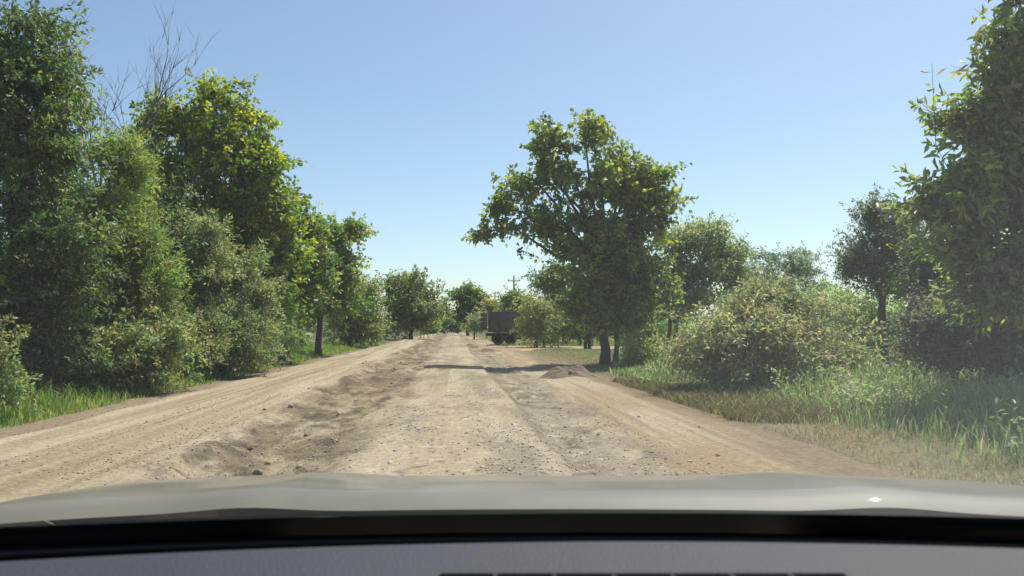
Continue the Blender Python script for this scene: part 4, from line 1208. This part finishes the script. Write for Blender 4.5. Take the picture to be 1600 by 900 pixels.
# windscreen: a thin dusty slab (no surface of its own, the film of dust scatters the sun and stands in for the dashboard's reflection)
m, n_, out = new_mat('dust_veil_windscreen')
pv = N(n_, 'ShaderNodeVolumePrincipled')
pv.inputs['Color'].default_value = (.90, .92, .92, 1); pv.inputs['Density'].default_value = 6.0; pv.inputs['Anisotropy'].default_value = .25
tc = N(n_, 'ShaderNodeTexCoord'); sx_ = N(n_, 'ShaderNodeSeparateXYZ'); mr = N(n_, 'ShaderNodeMapRange')
mr.inputs[1].default_value = -.25; mr.inputs[2].default_value = .35; mr.inputs[3].default_value = 3.2; mr.inputs[4].default_value = 10.0  # density rises to the right, shaping the reflected veil as well as dust
n_.links.new(tc.outputs['Object'], sx_.inputs[0]); n_.links.new(sx_.outputs[0], mr.inputs[0]); n_.links.new(mr.outputs[0], pv.inputs['Density'])
n_.links.new(pv.outputs[0], out.inputs['Volume'])
M['windscreen'] = m
SL = math.tan(R(30))


def glass_pt(x, t):
    """t 0 at the base, 1 at the top edge"""
    y0 = .94 - .16 * x * x
    y = y0 - t * 1.0
    return x * (1 - .24 * t), y, 1.165 + (y0 - y) * SL


gx = np.linspace(-.84, .84, 22); gt = np.linspace(0, 1, 12)
top_, bot_ = [], []
for t in gt:
    for x in gx:
        p = np.array(glass_pt(x, t)); nn = np.array([0, math.sin(R(30)), math.cos(R(30))])
        top_.append(p + nn * .0025); bot_.append(p - nn * .0025)
q = grid_faces(12, 22); nn_ = 12 * 22
i_ = np.arange(nn_).reshape(12, 22)
rim_ = np.concatenate([i_[0, :], i_[1:, -1], i_[-1, -2::-1], i_[-2:0:-1, 0]])
side = np.stack([rim_, np.roll(rim_, -1), np.roll(rim_, -1) + nn_, rim_ + nn_], -1)
ws = link('windscreen', make_mesh('windscreen', np.array(top_ + bot_), [q[:, ::-1].copy(), q + nn_, side]), M['windscreen'], Car)
import bmesh
bm_ = bmesh.new(); bm_.from_mesh(ws.data); bmesh.ops.recalc_face_normals(bm_, faces=bm_.faces); bm_.to_mesh(ws.data); bm_.free()
# black border band along its foot, on the inside
fb = MB()
tb = 10
for k in range(tb):
    pass
vs = []
fx = np.linspace(-.84, .84, 40)
for x in fx:
    for t in (.0, .06, .12, .17, .200 + .008 * x + .006 * x * x):
        p = np.array(glass_pt(x, t)) - np.array([0, math.sin(R(30)), math.cos(R(30))]) * .006
        vs.append(p)
link('windscreen_border', make_mesh('windscreen_border', np.array(vs), grid_faces(40, 5), smooth=True), M['frit'], Car)

xs = np.linspace(-.80, .80, 40)
MB().tube([(x, .765 - .16 * x * x, 1.243) for x in xs], .007, 8).build('highlight_ridge', M['car_black'], Car, True)  # glossy ridge added to catch the sun as a thin highlight line

# dashboard: a moulded top with a recessed demister outlet
dx = np.linspace(-.80, .80, 161); dy = np.concatenate([np.linspace(0, .12, 16), np.linspace(.14, .75, 40)])
DX, DD = np.meshgrid(dx, dy)
edge_y = .690 - .155 * (DX - .02) ** 2 - .02 * np.clip(-DX, 0, 1)
DY = edge_y - DD
DZ = 1.267 - .018 * np.clip(1 - DD / .02, 0, 1) ** 2 - .10 * np.clip(DD - .45, 0, 1) - .01 * DX ** 2
vx0, vx1, vy0, vy1 = -.055 - CX, .247 - CX, .50, .579
fc = grid_faces(*DX.shape)
dash = link('dashboard', make_mesh('dashboard', np.stack([DX, DY, DZ], -1).reshape(-1, 3), fc, smooth=True), M['dash'], Car)
MB().add([(-.80, .58, 1.24), (.80, .58, 1.24), (.88, .78, 1.12), (-.88, .78, 1.12), (-.80, .60, 1.05), (.80, .60, 1.05)], [(0, 1, 2, 3), (3, 2, 5, 4)]).build('dash_underside', M['car_black'], dash)
vt = MB().box(((vx0 + vx1) / 2, (vy0 + vy1) / 2, 1.264), (vx1 - vx0, vy1 - vy0, .012), bev=.003).build('demister_vent', M['vent'], dash)
for k in range(6):
    MB().box((vx0 + .043 * (k + 1), (vy0 + vy1) / 2, 1.2686), (.003, vy1 - vy0 - .01, .004)).build('vent_slat', M['car_black'], vt)
